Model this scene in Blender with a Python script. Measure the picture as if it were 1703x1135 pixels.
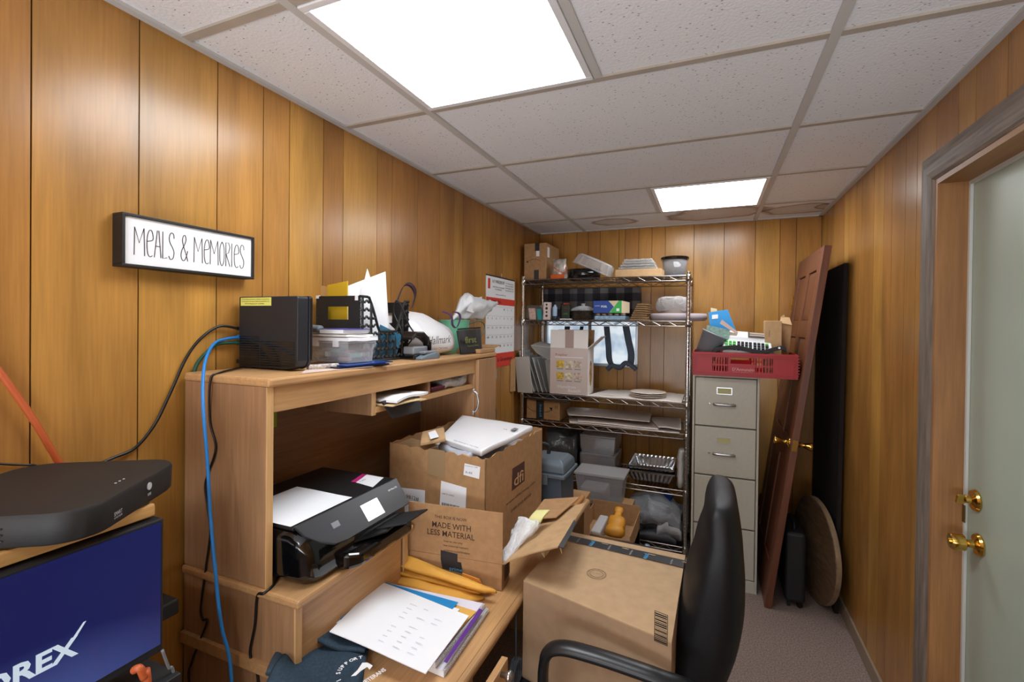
import bpy, bmesh, math, random
from mathutils import Vector, Matrix
random.seed(7)
for o in list(bpy.data.objects): bpy.data.objects.remove(o)
SC = bpy.context.scene; COL = SC.collection
# ------------------------------------------------------------------ camera
YAW, PIT, ROL, FPX, CYP, EYE = .3965, -.0075, .0113, 783.99, 545.59, 1.55
_f = Vector((-math.sin(YAW)*math.cos(PIT), math.cos(YAW)*math.cos(PIT), math.sin(PIT)))
_r = Vector((math.cos(YAW), math.sin(YAW), 0)); _u = _r.cross(_f)
_r2 = _r*math.cos(ROL)+_u*math.sin(ROL); _u2 = -_r*math.sin(ROL)+_u*math.cos(ROL)
cam = bpy.data.objects.new('camera', bpy.data.cameras.new('camera')); COL.objects.link(cam)
M3 = Matrix((_r2, _u2, -_f)).transposed()
cam.matrix_world = Matrix.Translation((0, 0, EYE)) @ M3.to_4x4()
cam.data.sensor_width = 36; cam.data.lens = FPX/1703*36; cam.data.shift_y = -(567.5-CYP)/1703
cam.data.clip_start = .05
SC.camera = cam
def at(x, y, X=None, Y=None, Z=None):            # the point of the room seen at a pixel, at a known X, Y or Z
    d = (x-851.5)/FPX*_r2-(y-CYP)/FPX*_u2+_f
    t = X/d.x if X is not None else Y/d.y if Y is not None else (Z-EYE)/d.z
    return Vector((d.x*t, d.y*t, d.z*t+EYE))
# ------------------------------------------------------------------ world, exposure
W = bpy.data.worlds.new('world'); SC.world = W; W.use_nodes = True
W.node_tree.nodes['Background'].inputs[0].default_value = (.75, .87, 1, 1)
W.node_tree.nodes['Background'].inputs[1].default_value = .2
SC.view_settings.view_transform = 'Standard'; SC.view_settings.look = 'None'
SC.view_settings.exposure = 0.0; SC.view_settings.gamma = 1; SC.view_settings.use_curve_mapping = False
LAMP = 16.0        # strength of the ceiling light diffusers
DAY = .75          # daylight on the window pane
# added soft fill behind the viewer, aimed up to brighten the ceiling
al = bpy.data.lights.new('fill_light', 'AREA'); al.shape = 'RECTANGLE'; al.size = 1.7; al.size_y = 1.5; al.energy = 88; al.color = (.82, .91, 1)
ao = bpy.data.objects.new('fill_light', al); COL.objects.link(ao); ao.location = (-.2, -1.5, 1.0); ao.rotation_euler = (math.radians(90+68), 0, 0)
# ------------------------------------------------------------------ room numbers
XL, XR, YB, YF, ZC = -1.321, .6885, 3.728, -1.9, 2.302
GX0, GX1, GY = -.932, .288, 1.437
# ------------------------------------------------------------------ materials
def lin(h):
    if not isinstance(h, str): return h
    v = [int(h[i:i+2], 16)/255 for i in (0, 2, 4)]
    return tuple(c/12.92 if c <= .04045 else ((c+.055)/1.055)**2.4 for c in v)
MATS = {}
def mat(name, c, rough=.6, metal=0, noise=None, bump=None, grain=None, spec=.5, alpha=1, emit=0, coat=0, trans=0, tint=False, c2=None):
    if name in MATS: return MATS[name]
    m = bpy.data.materials.new(name); m.use_nodes = True; nt = m.node_tree; N = nt.nodes; L = nt.links
    b = N['Principled BSDF']; c = lin(c)
    b.inputs['Base Color'].default_value = (*c, 1); b.inputs['Roughness'].default_value = rough
    b.inputs['Metallic'].default_value = metal; b.inputs['Specular IOR Level'].default_value = spec
    b.inputs['Coat Weight'].default_value = coat; b.inputs['Transmission Weight'].default_value = trans
    b.inputs['Alpha'].default_value = alpha
    if emit:
        b.inputs['Emission Color'].default_value = (*c, 1); b.inputs['Emission Strength'].default_value = emit
    tc = N.new('ShaderNodeTexCoord'); geo = N.new('ShaderNodeNewGeometry')
    if grain or noise:
        mp = N.new('ShaderNodeMapping'); L.new(geo.outputs['Position'] if grain == 'world' or tint else tc.outputs['Object'], mp.inputs[0])
        sc, amt = noise if noise else (6, .3)
        n = N.new('ShaderNodeTexNoise'); n.inputs['Detail'].default_value = 6; n.inputs['Scale'].default_value = sc; n.inputs['Distortion'].default_value = .8 if tint else 0
        if grain == 'z': mp.inputs['Scale'].default_value = (3, 3, .6) if tint else (6, 6, .5)
        if grain == 'y': mp.inputs['Scale'].default_value = (6, .5, 6)
        if grain == 'x': mp.inputs['Scale'].default_value = (.5, 6, 6)
        L.new(mp.outputs[0], n.inputs[0])
        r = N.new('ShaderNodeValToRGB'); d = lin(c2) if c2 else tuple(x*(1-amt) for x in c)
        e = c if c2 else tuple(min(1, x*(1+amt*.6)) for x in c)
        r.color_ramp.elements[0].color = (*d, 1); r.color_ramp.elements[1].color = (*e, 1)
        r.color_ramp.elements[0].position = .32; r.color_ramp.elements[1].position = .68
        L.new(n.outputs[0], r.inputs[0]); out = r.outputs[0]
        if grain:
            n2 = N.new('ShaderNodeTexNoise'); n2.inputs['Scale'].default_value = 3.2; n2.inputs['Detail'].default_value = 3
            mp2 = N.new('ShaderNodeMapping'); L.new(geo.outputs['Position'] if tint else tc.outputs['Object'], mp2.inputs[0])
            s = {'z': (1, 1, .35), 'y': (1, .35, 1), 'x': (.35, 1, 1)}.get(grain, (1, 1, 1)); mp2.inputs['Scale'].default_value = s
            L.new(mp2.outputs[0], n2.inputs[0])
            w = N.new('ShaderNodeTexNoise'); w.inputs['Scale'].default_value = 60; w.inputs['Detail'].default_value = 2
            mp3 = N.new('ShaderNodeMapping'); L.new(geo.outputs['Position'] if tint else tc.outputs['Object'], mp3.inputs[0])
            s = {'z': (3, 3, .12), 'y': (3, .12, 3), 'x': (.12, 3, 3)}.get(grain, (1, 1, 1)); mp3.inputs['Scale'].default_value = s
            L.new(mp3.outputs[0], w.inputs[0])
            for src, k in ((n2, .34), (w, .2)):
                mr = N.new('ShaderNodeMapRange'); mr.inputs['From Min'].default_value = .3; mr.inputs['From Max'].default_value = .7
                mr.inputs['To Min'].default_value = 1-k*.55; mr.inputs['To Max'].default_value = 1+k*.35
                L.new(src.outputs[0], mr.inputs[0])
                v = N.new('ShaderNodeVectorMath'); v.operation = 'SCALE'; L.new(out, v.inputs[0]); L.new(mr.outputs[0], v.inputs['Scale']); out = v.outputs[0]
        if tint:
            a = N.new('ShaderNodeAttribute'); a.attribute_name = 'tint'
            hs = N.new('ShaderNodeHueSaturation'); L.new(out, hs.inputs['Color'])
            q = N.new('ShaderNodeMapRange'); q.inputs['To Min'].default_value = .86; q.inputs['To Max'].default_value = 1.1; L.new(a.outputs['Fac'], q.inputs[0])
            q2 = N.new('ShaderNodeMapRange'); q2.inputs['To Min'].default_value = .496; q2.inputs['To Max'].default_value = .508; L.new(a.outputs['Fac'], q2.inputs[0])
            L.new(q.outputs[0], hs.inputs['Value']); L.new(q2.outputs[0], hs.inputs['Hue']); out = hs.outputs[0]
        L.new(out, b.inputs['Base Color'])
        if emit: L.new(out, b.inputs['Emission Color'])
    if bump:
        n = N.new('ShaderNodeTexNoise'); n.inputs['Scale'].default_value = bump[0]; n.inputs['Detail'].default_value = 4
        L.new(tc.outputs['Object'], n.inputs[0]); bp = N.new('ShaderNodeBump'); bp.inputs['Strength'].default_value = bump[1]
        bp.inputs['Distance'].default_value = bump[2] if len(bump) > 2 else .004
        L.new(n.outputs[0], bp.inputs['Height']); L.new(bp.outputs[0], b.inputs['Normal'])
    MATS[name] = m; return m
def clear(name, c=(.9, .92, .95), amt=.35, rough=.12, bump=None, white=.0):
    """thin clear plastic: mostly see-through with a glossy skin"""
    if name in MATS: return MATS[name]
    m = bpy.data.materials.new(name); m.use_nodes = True; nt = m.node_tree; N = nt.nodes; L = nt.links
    b = N['Principled BSDF']; b.inputs['Base Color'].default_value = (*lin(c), 1); b.inputs['Roughness'].default_value = rough
    b.inputs['Specular IOR Level'].default_value = 1
    t = N.new('ShaderNodeBsdfTransparent'); t.inputs[0].default_value = (.93, .94, .95, 1); mx = N.new('ShaderNodeMixShader')
    lw = N.new('ShaderNodeLayerWeight'); lw.inputs[0].default_value = .35
    ad = N.new('ShaderNodeMath'); ad.operation = 'ADD'; ad.use_clamp = True; ad.inputs[1].default_value = amt
    mu = N.new('ShaderNodeMath'); mu.operation = 'MULTIPLY'; mu.inputs[1].default_value = .6
    L.new(lw.outputs['Facing'], mu.inputs[0]); L.new(mu.outputs[0], ad.inputs[0]); L.new(ad.outputs[0], mx.inputs[0])
    L.new(t.outputs[0], mx.inputs[1]); L.new(b.outputs[0], mx.inputs[2]); L.new(mx.outputs[0], N['Material Output'].inputs[0])
    if bump:
        tc = N.new('ShaderNodeTexCoord'); n = N.new('ShaderNodeTexNoise'); n.inputs['Scale'].default_value = bump[0]; n.inputs['Distortion'].default_value = 1.2
        L.new(tc.outputs['Object'], n.inputs[0]); bp = N.new('ShaderNodeBump'); bp.inputs['Strength'].default_value = bump[1]; bp.inputs['Distance'].default_value = .01
        L.new(n.outputs[0], bp.inputs['Height']); L.new(bp.outputs[0], b.inputs['Normal'])
    MATS[name] = m; return m
panelM = mat('wood_panelling', (.42, .195, .045), .27, noise=(2.2, .22), grain='z', tint=True, bump=(180, .05, .001), spec=.5)
grooveM = mat('groove_dark', '3a2410', .8)
cardM = mat('cardboard', 'a98259', .85, noise=(40, .12), bump=(220, .08, .001))
card2 = mat('cardboard_pale', 'b8956c', .85, noise=(30, .1), bump=(220, .08, .001))
card3 = mat('cardboard_inner', '8f6c48', .9, noise=(30, .1))
beech = mat('beech_laminate', 'bd9263', .42, noise=(9, .14), grain='y')
beechx = mat('beech_laminate_side', '9f7855', .5, noise=(9, .14), grain='z')
edgeM = mat('beech_edge_band', 'd0a672', .4, noise=(9, .08), grain='z')
blackP = mat('black_plastic', '0e0f12', .35, bump=(400, .1, .0005))
blackM = mat('black_matte_plastic', '17181b', .6)
blackG = mat('black_gloss_plastic', '07080a', .12, coat=.5)
whiteP = mat('white_paper', 'e8eaee', .75)
whiteS = mat('white_smooth', 'e6e7ea', .4)
chrome = mat('chrome_wire', 'c9c7c4', .22, 1)
dchrome = mat('aged_chrome_wire', '8d8680', .35, 1)
brass = mat('brass', 'd9b25a', .18, 1)
steel = mat('brushed_steel', 'b9b9bb', .3, 1)
inkM = mat('black_ink', '15130f', .7)
brownink = mat('brown_ink', '4a3423', .8)
greyM = mat('mid_grey_plastic', '7d8288', .5)
foil = mat('aluminium_foil', 'd0d2d5', .22, 1, bump=(70, .35, .003))
manila = mat('manila_paper', 'd9bf8f', .75)
goldP = mat('golden_envelope_paper', 'd39a3c', .62, noise=(12, .12), bump=(25, .25, .003))
redP = mat('red_crate_plastic', 'a30c18', .45)
blueP = mat('blue_card', '2d7fc4', .5)
tapeM = mat('dark_parcel_tape', '2b2c30', .3)
cordK = mat('black_cable_rubber', '0c0c0e', .4)
# ------------------------------------------------------------------ mesh helper
class MB:
    def __init__(s): s.v = []; s.f = []; s.mi = []; s.cur = 0; s.tints = None
    def add(s, vs, fs):
        n = len(s.v); s.v += [Vector(p) for p in vs]; s.f += [tuple(i+n for i in q) for q in fs]; s.mi += [s.cur]*len(fs); return s
    def hexa(s, c): return s.add(c, [(0, 3, 2, 1), (4, 5, 6, 7), (0, 1, 5, 4), (1, 2, 6, 5), (2, 3, 7, 6), (3, 0, 4, 7)])
    def box(s, x0, x1, y0, y1, z0, z1):
        return s.hexa([(x0, y0, z0), (x1, y0, z0), (x1, y1, z0), (x0, y1, z0), (x0, y0, z1), (x1, y0, z1), (x1, y1, z1), (x0, y1, z1)])
    def poly(s, pts, d):                                    # extrude a polygon by the vector d
        n = len(pts); d = Vector(d); a = [Vector(p) for p in pts]
        return s.add(a+[p+d for p in a], [tuple(range(n))[::-1], tuple(range(n, 2*n))]+[(i, (i+1) % n, n+(i+1) % n, n+i) for i in range(n)])
    def tube(s, pts, r, n=8, cap=True, flat=1):
        P = [Vector(p) for p in pts]; R = r if isinstance(r, (list, tuple)) else [r]*len(P); rings = []; up = None
        for i, p in enumerate(P):
            t = (P[min(i+1, len(P)-1)]-P[max(i-1, 0)]).normalized()
            if up is None: up = Vector((0, 0, 1)) if abs(t.z) < .9 else Vector((1, 0, 0))
            x = t.cross(up).normalized(); y = x.cross(t).normalized(); up = y
            rings.append([p+x*math.cos(a)*R[i]+y*math.sin(a)*R[i]*flat for a in [2*math.pi*k/n for k in range(n)]])
        vs = [q for g in rings for q in g]
        fs = [(i*n+k, i*n+(k+1) % n, (i+1)*n+(k+1) % n, (i+1)*n+k) for i in range(len(P)-1) for k in range(n)]
        if cap: fs += [tuple(range(n))[::-1], tuple((len(P)-1)*n+k for k in range(n))]
        return s.add(vs, fs)
    def rings(s, rg, cap=True, loop=False):
        n = len(rg[0]); vs = [q for g in rg for q in g]
        fs = [(i*n+k, i*n+(k+1) % n, (i+1)*n+(k+1) % n, (i+1)*n+k) for i in range(len(rg)-1) for k in range(n)]
        if loop: fs += [((len(rg)-1)*n+k, (len(rg)-1)*n+(k+1) % n, (k+1) % n, k) for k in range(n)]
        elif cap: fs += [tuple(range(n))[::-1], tuple((len(rg)-1)*n+k for k in range(n))]
        return s.add(vs, fs)
    def lathe(s, prof, c=(0, 0, 0), n=24, sx=1, sy=1, cap=True):
        c = Vector(c)
        return s.rings([[c+Vector((r*sx*math.cos(a), r*sy*math.sin(a), z)) for a in [2*math.pi*k/n for k in range(n)]] for r, z in prof], cap)
    def sheet(s, a, b, c, d, th=.0006, nu=8, nv=8, fn=None):   # corners a b c d counter-clockwise; fn(u,v)-> normal offset
        a, b, c, d = map(Vector, (a, b, c, d)); nm = (b-a).cross(d-a).normalized(); vs = []
        for k in (0, 1):
            for j in range(nv+1):
                for i in range(nu+1):
                    u, v = i/nu, j/nv; p = (a*(1-u)+b*u)*(1-v)+(d*(1-u)+c*u)*v
                    vs.append(p+nm*((fn(u, v) if fn else 0)+(th if k else 0)))
        W_ = nu+1; o = W_*(nv+1); fs = []
        for j in range(nv):
            for i in range(nu):
                q = (j*W_+i, j*W_+i+1, (j+1)*W_+i+1, (j+1)*W_+i); fs += [q[::-1], tuple(x+o for x in q)]
        for i in range(nu): fs += [(i, i+1, i+1+o, i+o), (nv*W_+i+1, nv*W_+i, nv*W_+i+o, nv*W_+i+1+o)]
        for j in range(nv): fs += [((j+1)*W_, j*W_, j*W_+o, (j+1)*W_+o), (j*W_+nu, (j+1)*W_+nu, (j+1)*W_+nu+o, j*W_+nu+o)]
        return s.add(vs, fs)
    def xf(s, m): s.v = [m @ p for p in s.v]; return s
    def rot(s, deg, c, ax='Z'):
        c = Vector(c); return s.xf(Matrix.Translation(c) @ Matrix.Rotation(math.radians(deg), 4, ax) @ Matrix.Translation(-c))
    def jitter(s, a):
        s.v = [p+Vector((random.uniform(-a, a), random.uniform(-a, a), random.uniform(-a, a))) for p in s.v]; return s
    def build(s, name, m, parent=None, bevel=0, smooth=False, segs=2, sub=0):
        lo = Vector([min(p[i] for p in s.v) for i in range(3)]); hi = Vector([max(p[i] for p in s.v) for i in range(3)])
        inv = Matrix.Identity(4); loc = Vector((0, 0, 0))
        if parent is not None:
            inv = wm(parent).inverted()
        else: loc = Vector(((lo.x+hi.x)/2, (lo.y+hi.y)/2, lo.z)); inv = Matrix.Translation(-loc)
        me = bpy.data.meshes.new(name); me.from_pydata([inv @ p for p in s.v], [], s.f)
        for q in (m if isinstance(m, (list, tuple)) else [m]): me.materials.append(q)
        me.polygons.foreach_set('material_index', s.mi)
        if s.tints: a = me.attributes.new('tint', 'FLOAT', 'FACE'); a.data.foreach_set('value', s.tints)
        b = bmesh.new(); b.from_mesh(me); bmesh.ops.recalc_face_normals(b, faces=b.faces); b.to_mesh(me); b.free()
        if smooth: me.polygons.foreach_set('use_smooth', [True]*len(me.polygons))
        o = bpy.data.objects.new(name, me); COL.objects.link(o); o.parent = parent; o.location = loc if parent is None else (0, 0, 0)
        if bevel: k = o.modifiers.new('bevel', 'BEVEL'); k.width = bevel; k.segments = segs; k.limit_method = 'ANGLE'
        if sub: k = o.modifiers.new('sub', 'SUBSURF'); k.levels = sub; k.render_levels = sub
        if smooth and not sub: pass
        return o
def wm(o):
    m = o.matrix_basis.copy(); p = o.parent
    while p is not None: m = p.matrix_basis @ m; p = p.parent
    return m
def tag(o, label, cat, group=None, kind=None):
    o['label'] = label; o['category'] = cat
    if group: o['group'] = group
    if kind: o['kind'] = kind
    return o
def thing(name, loc, label, cat, group=None):
    o = bpy.data.objects.new(name, None); COL.objects.link(o); o.location = loc; o.empty_display_size = .05
    return tag(o, label, cat, group)
def S(o): o['kind'] = 'structure'; return o
def dup(root, delta, label=None):
    r = root.copy(); COL.objects.link(r); r.location = Vector(root.location)+Vector(delta)
    if label: r['label'] = label
    for ch in list(root.children):
        c = ch.copy(); COL.objects.link(c); c.parent = r
        for g in ch.children:
            d = g.copy(); COL.objects.link(d); d.parent = c
    return r
def text(s, m, parent, org, right, up, height, width=None, name='printed_text', bold=0, shear=0, th=.001, label=None):
    """flat printed lettering laid on a surface; org = lower-left of the line"""
    cu = bpy.data.curves.new('t', 'FONT'); cu.body = s; cu.size = 1; cu.offset = bold; cu.shear = shear; cu.resolution_u = 2
    o = bpy.data.objects.new('t', cu); COL.objects.link(o); bpy.context.view_layer.update()
    me = bpy.data.meshes.new_from_object(o.evaluated_get(bpy.context.evaluated_depsgraph_get()))
    bpy.data.objects.remove(o); vs = [v.co.copy() for v in me.vertices]; fs = [tuple(p.vertices) for p in me.polygons]
    if not vs: return None
    x0, x1 = min(v.x for v in vs), max(v.x for v in vs); k = height/.72; kx = k if width is None else width/(x1-x0)
    R, U = Vector(right).normalized(), Vector(up).normalized(); n = R.cross(U).normalized(); org = Vector(org)
    b = MB(); b.add([org+R*((v.x-x0)*kx)+U*(v.y*k)+n*th for v in vs], fs)
    return b.build(name, m, parent)
def rect(m, parent, org, right, up, w, h, name='label', th=.0005):
    R, U = Vector(right).normalized(), Vector(up).normalized(); n = R.cross(U).normalized(); o = Vector(org)-n*.0002
    return MB().poly([o, o+R*w, o+R*w+U*h, o+U*h], n*(th+.0002)).build(name, m, parent)
def smoothpath(pts, n=6):
    P = [Vector(p) for p in pts]; out = []
    for i in range(len(P)-1):
        a, b, c, d = P[max(i-1, 0)], P[i], P[i+1], P[min(i+2, len(P)-1)]
        for k in range(n):
            t = k/n; out.append(.5*((2*b)+(c-a)*t+(2*a-5*b+4*c-d)*t*t+(-a+3*b-3*c+d)*t**3))
    return out+[P[-1]]
def crumple(b, amt, f=30):
    from mathutils import noise
    b.v = [p+Vector(noise.noise_vector(p*f))*amt for p in b.v]; return b
def cable(name, pts, r, m, label, cat='cable', n=8):
    return tag(MB().tube(smoothpath(pts), r, n).build(name, m, smooth=True), label, cat)
# ------------------------------------------------------------------ walls of grooved panelling
def planks(name, cuts, flip, place, holes=()):
    """cuts along the wall; place(s, depth, z) -> point; holes (s0,s1,z0,z1)"""
    b = MB(); t = []
    segs = []
    for i in range(len(cuts)-1):
        a, c = cuts[i]+.0016, cuts[i+1]-.0016; zs = [(0, ZC+.05)]
        hs = [h for h in holes if h[0] < c and h[1] > a]
        cutset = sorted({a, c} | {x for h in hs for x in h[:2] if a < x < c}); tv = random.random()
        for j in range(len(cutset)-1):
            p, q = cutset[j], cutset[j+1]; zz = [(0, ZC+.05)]
            for h in hs:
                if h[0] < q-1e-6 and h[1] > p+1e-6: zz = [w for w in ((0, h[2]), (h[3], ZC+.05)) if w[1]-w[0] > .01]
            for z0, z1 in zz: segs.append((p, q, z0, z1, tv))
    for p, q, z0, z1, tv in segs:
        c8 = [place(p, -.006, z0), place(q, -.006, z0), place(q, 0, z0), place(p, 0, z0), place(p, -.006, z1), place(q, -.006, z1), place(q, 0, z1), place(p, 0, z1)]
        b.hexa(c8); t += [tv]*6
    b.cur = 1
    ss = sorted({cuts[0]-.05, cuts[-1]+.05} | {x for h in holes for x in h[:2]})
    for j in range(len(ss)-1):
        p, q = ss[j], ss[j+1]; zz = [(0, ZC+.05)]
        for h in holes:
            if h[0] < q-1e-6 and h[1] > p+1e-6: zz = [w for w in ((0, h[2]), (h[3], ZC+.05)) if w[1]-w[0] > .01]
        for z0, z1 in zz:
            b.hexa([place(p, -.05, z0), place(q, -.05, z0), place(q, -.004, z0), place(p, -.004, z0), place(p, -.05, z1), place(q, -.05, z1), place(q, -.004, z1), place(p, -.004, z1)]); t += [.5]*6
    b.tints = t
    return S(b.build(name, [panelM, grooveM]))
pat = [.203, .203, .152, .102, .152, .102, .203, .102]
lc = [.525]; k = 0
while lc[-1] < YB-.05: lc.append(lc[-1]+pat[k % 8]); k += 1
lc[-1] = YB; k = 7
while lc[0] > YF+.1: lc.insert(0, lc[0]-pat[k % 8]); k -= 1
lc[0] = YF
planks('wall_left', lc, 0, lambda s, d, z: (XL+d, s, z))
WX0, WX1, WZ0, WZ1 = -1.262, -.505, 1.225, 1.83
DY0, DY1, DZ = 1.155, 1.985, 2.045
planks('wall_back', [XL, -1.205, -1.107, -1.0, -.906, -.809, -.661, -.613, -.511, -.413, -.315, -.113, .09, .291, .443, .541, XR], 0, lambda s, d, z: (s, YB-d, z), [(WX0, WX1, WZ0, WZ1)])
rc = [1.587, 1.741, 1.843, 1.993, 2.147, 2.256, 2.40, 2.50, 2.633, 2.82, 2.914, 3.06, 3.151, 3.30, 3.434, 3.58, YB]; k = 7
while rc[0] > YF+.1: rc.insert(0, rc[0]-pat[k % 8]); k -= 1
rc[0] = YF
planks('wall_right', rc, 0, lambda s, d, z: (XR-d, s, z), [(DY0, DY1, 0, DZ)])
planks('wall_front', [XL, -1.1, -.9, -.7, -.5, -.3, -.1, .1, .3, .5, XR], 0, lambda s, d, z: (s, YF+d, z))
# floor: flecked brown-grey carpet
fm = mat('carpet', '917f77', .95, noise=(140, .42), bump=(300, .6, .006), spec=.1)
S(MB().box(XL-.05, XR+.35, YF-.05, YB+.05, -.05, 0).build('floor', fm))
# ceiling tiles with pinholes and old water stains
cm = bpy.data.materials.new('ceiling_tile'); cm.use_nodes = True; N = cm.node_tree.nodes; L = cm.node_tree.links
b = N['Principled BSDF']; b.inputs['Roughness'].default_value = .9; b.inputs['Specular IOR Level'].default_value = .15
g = N.new('ShaderNodeNewGeometry'); mp = N.new('ShaderNodeMapping'); mp.inputs['Scale'].default_value = (1, 1.9, 1); mp.inputs['Rotation'].default_value = (0, 0, .5)
L.new(g.outputs['Position'], mp.inputs[0]); vo = N.new('ShaderNodeTexVoronoi'); vo.inputs['Scale'].default_value = 44; L.new(mp.outputs[0], vo.inputs[0])
cr = N.new('ShaderNodeValToRGB'); cr.color_ramp.elements[0].position = .10; cr.color_ramp.elements[1].position = .16
cr.color_ramp.elements[0].color = (.24, .22, .21, 1); cr.color_ramp.elements[1].color = (.80, .81, .835, 1); L.new(vo.outputs['Distance'], cr.inputs[0])
ns = N.new('ShaderNodeTexNoise'); ns.inputs['Scale'].default_value = 14; L.new(g.outputs['Position'], ns.inputs[0])
mxn = N.new('ShaderNodeMix'); mxn.data_type = 'RGBA'; nr = N.new('ShaderNodeMapRange'); nr.inputs['From Min'].default_value = .34; nr.inputs['From Max'].default_value = .44
L.new(ns.outputs[0], nr.inputs[0]); L.new(nr.outputs[0], mxn.inputs[0]); mxn.inputs[6].default_value = (.80, .81, .835, 1); L.new(cr.outputs[0], mxn.inputs[7])
out = mxn.outputs[2]
for (px, py, sx, sy) in ((1022, 371, 2.5, 3.4), (1190, 357, 1.25, 2.2), (1330, 350, 1.7, 2.8), (1385, 344, 4, 5)):
    c = at(px, py, Z=ZC)
    m2 = N.new('ShaderNodeMapping'); m2.vector_type = 'POINT'; m2.inputs['Location'].default_value = (-c.x*sx, -c.y*sy, 0); m2.inputs['Scale'].default_value = (sx, sy, 0)
    L.new(g.outputs['Position'], m2.inputs[0]); ln = N.new('ShaderNodeVectorMath'); ln.operation = 'LENGTH'
    n3 = N.new('ShaderNodeTexNoise'); n3.inputs['Scale'].default_value = 6; L.new(g.outputs['Position'], n3.inputs[0])
    ad = N.new('ShaderNodeVectorMath'); ad.operation = 'ADD'; vs_ = N.new('ShaderNodeVectorMath'); vs_.operation = 'SCALE'; vs_.inputs['Scale'].default_value = .3
    sb = N.new('ShaderNodeVectorMath'); sb.operation = 'SUBTRACT'; sb.inputs[1].default_value = (.5, .5, .5); L.new(n3.outputs['Color'], sb.inputs[0]); L.new(sb.outputs[0], vs_.inputs[0])
    L.new(m2.outputs[0], ad.inputs[0]); L.new(vs_.outputs[0], ad.inputs[1]); L.new(ad.outputs[0], ln.inputs[0])
    r = N.new('ShaderNodeValToRGB'); r.color_ramp.elements[0].position = .0; r.color_ramp.elements[0].color = (.86, .83, .79, 1)
    e = r.color_ramp.elements.new(.30); e.color = (.80, .72, .64, 1); e = r.color_ramp.elements.new(.355); e.color = (.44, .35, .28, 1); e = r.color_ramp.elements.new(.42); e.color = (1, 1, 1, 1)
    r.color_ramp.elements[-1].color = (1, 1, 1, 1)
    L.new(ln.outputs['Value'], r.inputs[0]); mm = N.new('ShaderNodeMix'); mm.data_type = 'RGBA'; mm.blend_type = 'MULTIPLY'; mm.inputs[0].default_value = 1
    L.new(out, mm.inputs[6]); L.new(r.outputs[0], mm.inputs[7]); out = mm.outputs[2]
L.new(out, b.inputs['Base Color'])
bp = N.new('ShaderNodeBump'); bp.inputs['Strength'].default_value = .5; bp.inputs['Distance'].default_value = .003
n4 = N.new('ShaderNodeTexNoise'); n4.inputs['Scale'].default_value = 120; L.new(g.outputs['Position'], n4.inputs[0]); L.new(n4.outputs[0], bp.inputs['Height']); L.new(bp.outputs[0], b.inputs['Normal'])
S(MB().box(XL-.05, XR+.05, YF-.05, YB+.05, ZC+.007, ZC+.05).build('ceiling', cm))
teeM = mat('ceiling_grid_paint', 'b0a69a', .55, noise=(12, .08))
tee2 = mat('ceiling_grid_main_paint', 'c3c2bf', .5)
nt_ = [0]
def trim(mb, m, bevel=0):
    nt_[0] += 1; return S(mb.build('trim_%d' % nt_[0], m, bevel=bevel))
b = MB()
for x in (GX0, GX1): b.box(x-.013, x+.013, YF, YB, ZC-.001, ZC+.009)
trim(b, tee2)
rows = [GY+.61*i for i in range(-5, 4)]; b = MB()
for y in rows:
    for x0, x1 in ((XL+.02, GX0-.013), (GX0+.013, GX1-.013), (GX1+.013, XR-.02)): b.box(x0, x1, y-.012, y+.012, ZC, ZC+.009)
trim(b, teeM)
MX = GX0+.61; b = MB()
LIGHTS = [(GX0, GY-.61), (MX, GY+1.22), (GX0, GY-.61-1.83)]
for x, y in LIGHTS: b.box(MX-.012, MX+.012, y+.012, y+.598, ZC, ZC+.009)
trim(b, tee2)
b = MB()
b.box(XL, XL+.022, YF, YB, ZC-.002, ZC+.009); b.box(XR-.022, XR, YF, YB, ZC-.002, ZC+.009); b.box(XL, XR, YB-.022, YB, ZC-.002, ZC+.009); b.box(XL, XR, YF, YF+.022, ZC-.002, ZC+.009)
trim(b, tee2)
lampM = mat('light_diffuser', (.93, .97, 1), .5, emit=LAMP)
lab = ['large square ceiling light in the foreground, above the left side', 'small looking square ceiling light near the back wall', 'square ceiling light behind the viewer']
for (x, y), lb in zip(LIGHTS, lab):
    t = thing('ceiling_light', (x+.305, y+.305, ZC-.004), lb, 'ceiling light', 'flat panel ceiling lights')
    b = MB(); x0, x1, y0, y1 = x+.014, x+.596, y+.014, y+.596
    for q in ((x0, x1, y0, y0+.02), (x0, x1, y1-.02, y1), (x0, x0+.02, y0+.02, y1-.02), (x1-.02, x1, y0+.02, y1-.02)): b.box(*q, ZC-.004, ZC+.006)
    b.build('light_frame', whiteS, t, bevel=.002)
    MB().box(x0+.02, x1-.02, y0+.02, y1-.02, ZC-.002, ZC+.004).build('diffuser', lampM, t)
# baseboards
bbm = mat('vinyl_baseboard', '8d7a66', .5)
S(MB().box(XR-.012, XR, DY1+.1, YB, 0, .075).build('baseboard_right', bbm, bevel=.003))
S(MB().box(XL, XR-.013, YB-.012, YB, 0, .075).build('baseboard_back', bbm, bevel=.003))
S(MB().box(XL, XL+.012, YF, YB-.013, 0, .075).build('baseboard_left', bbm, bevel=.003))
HY0 = .835
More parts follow.
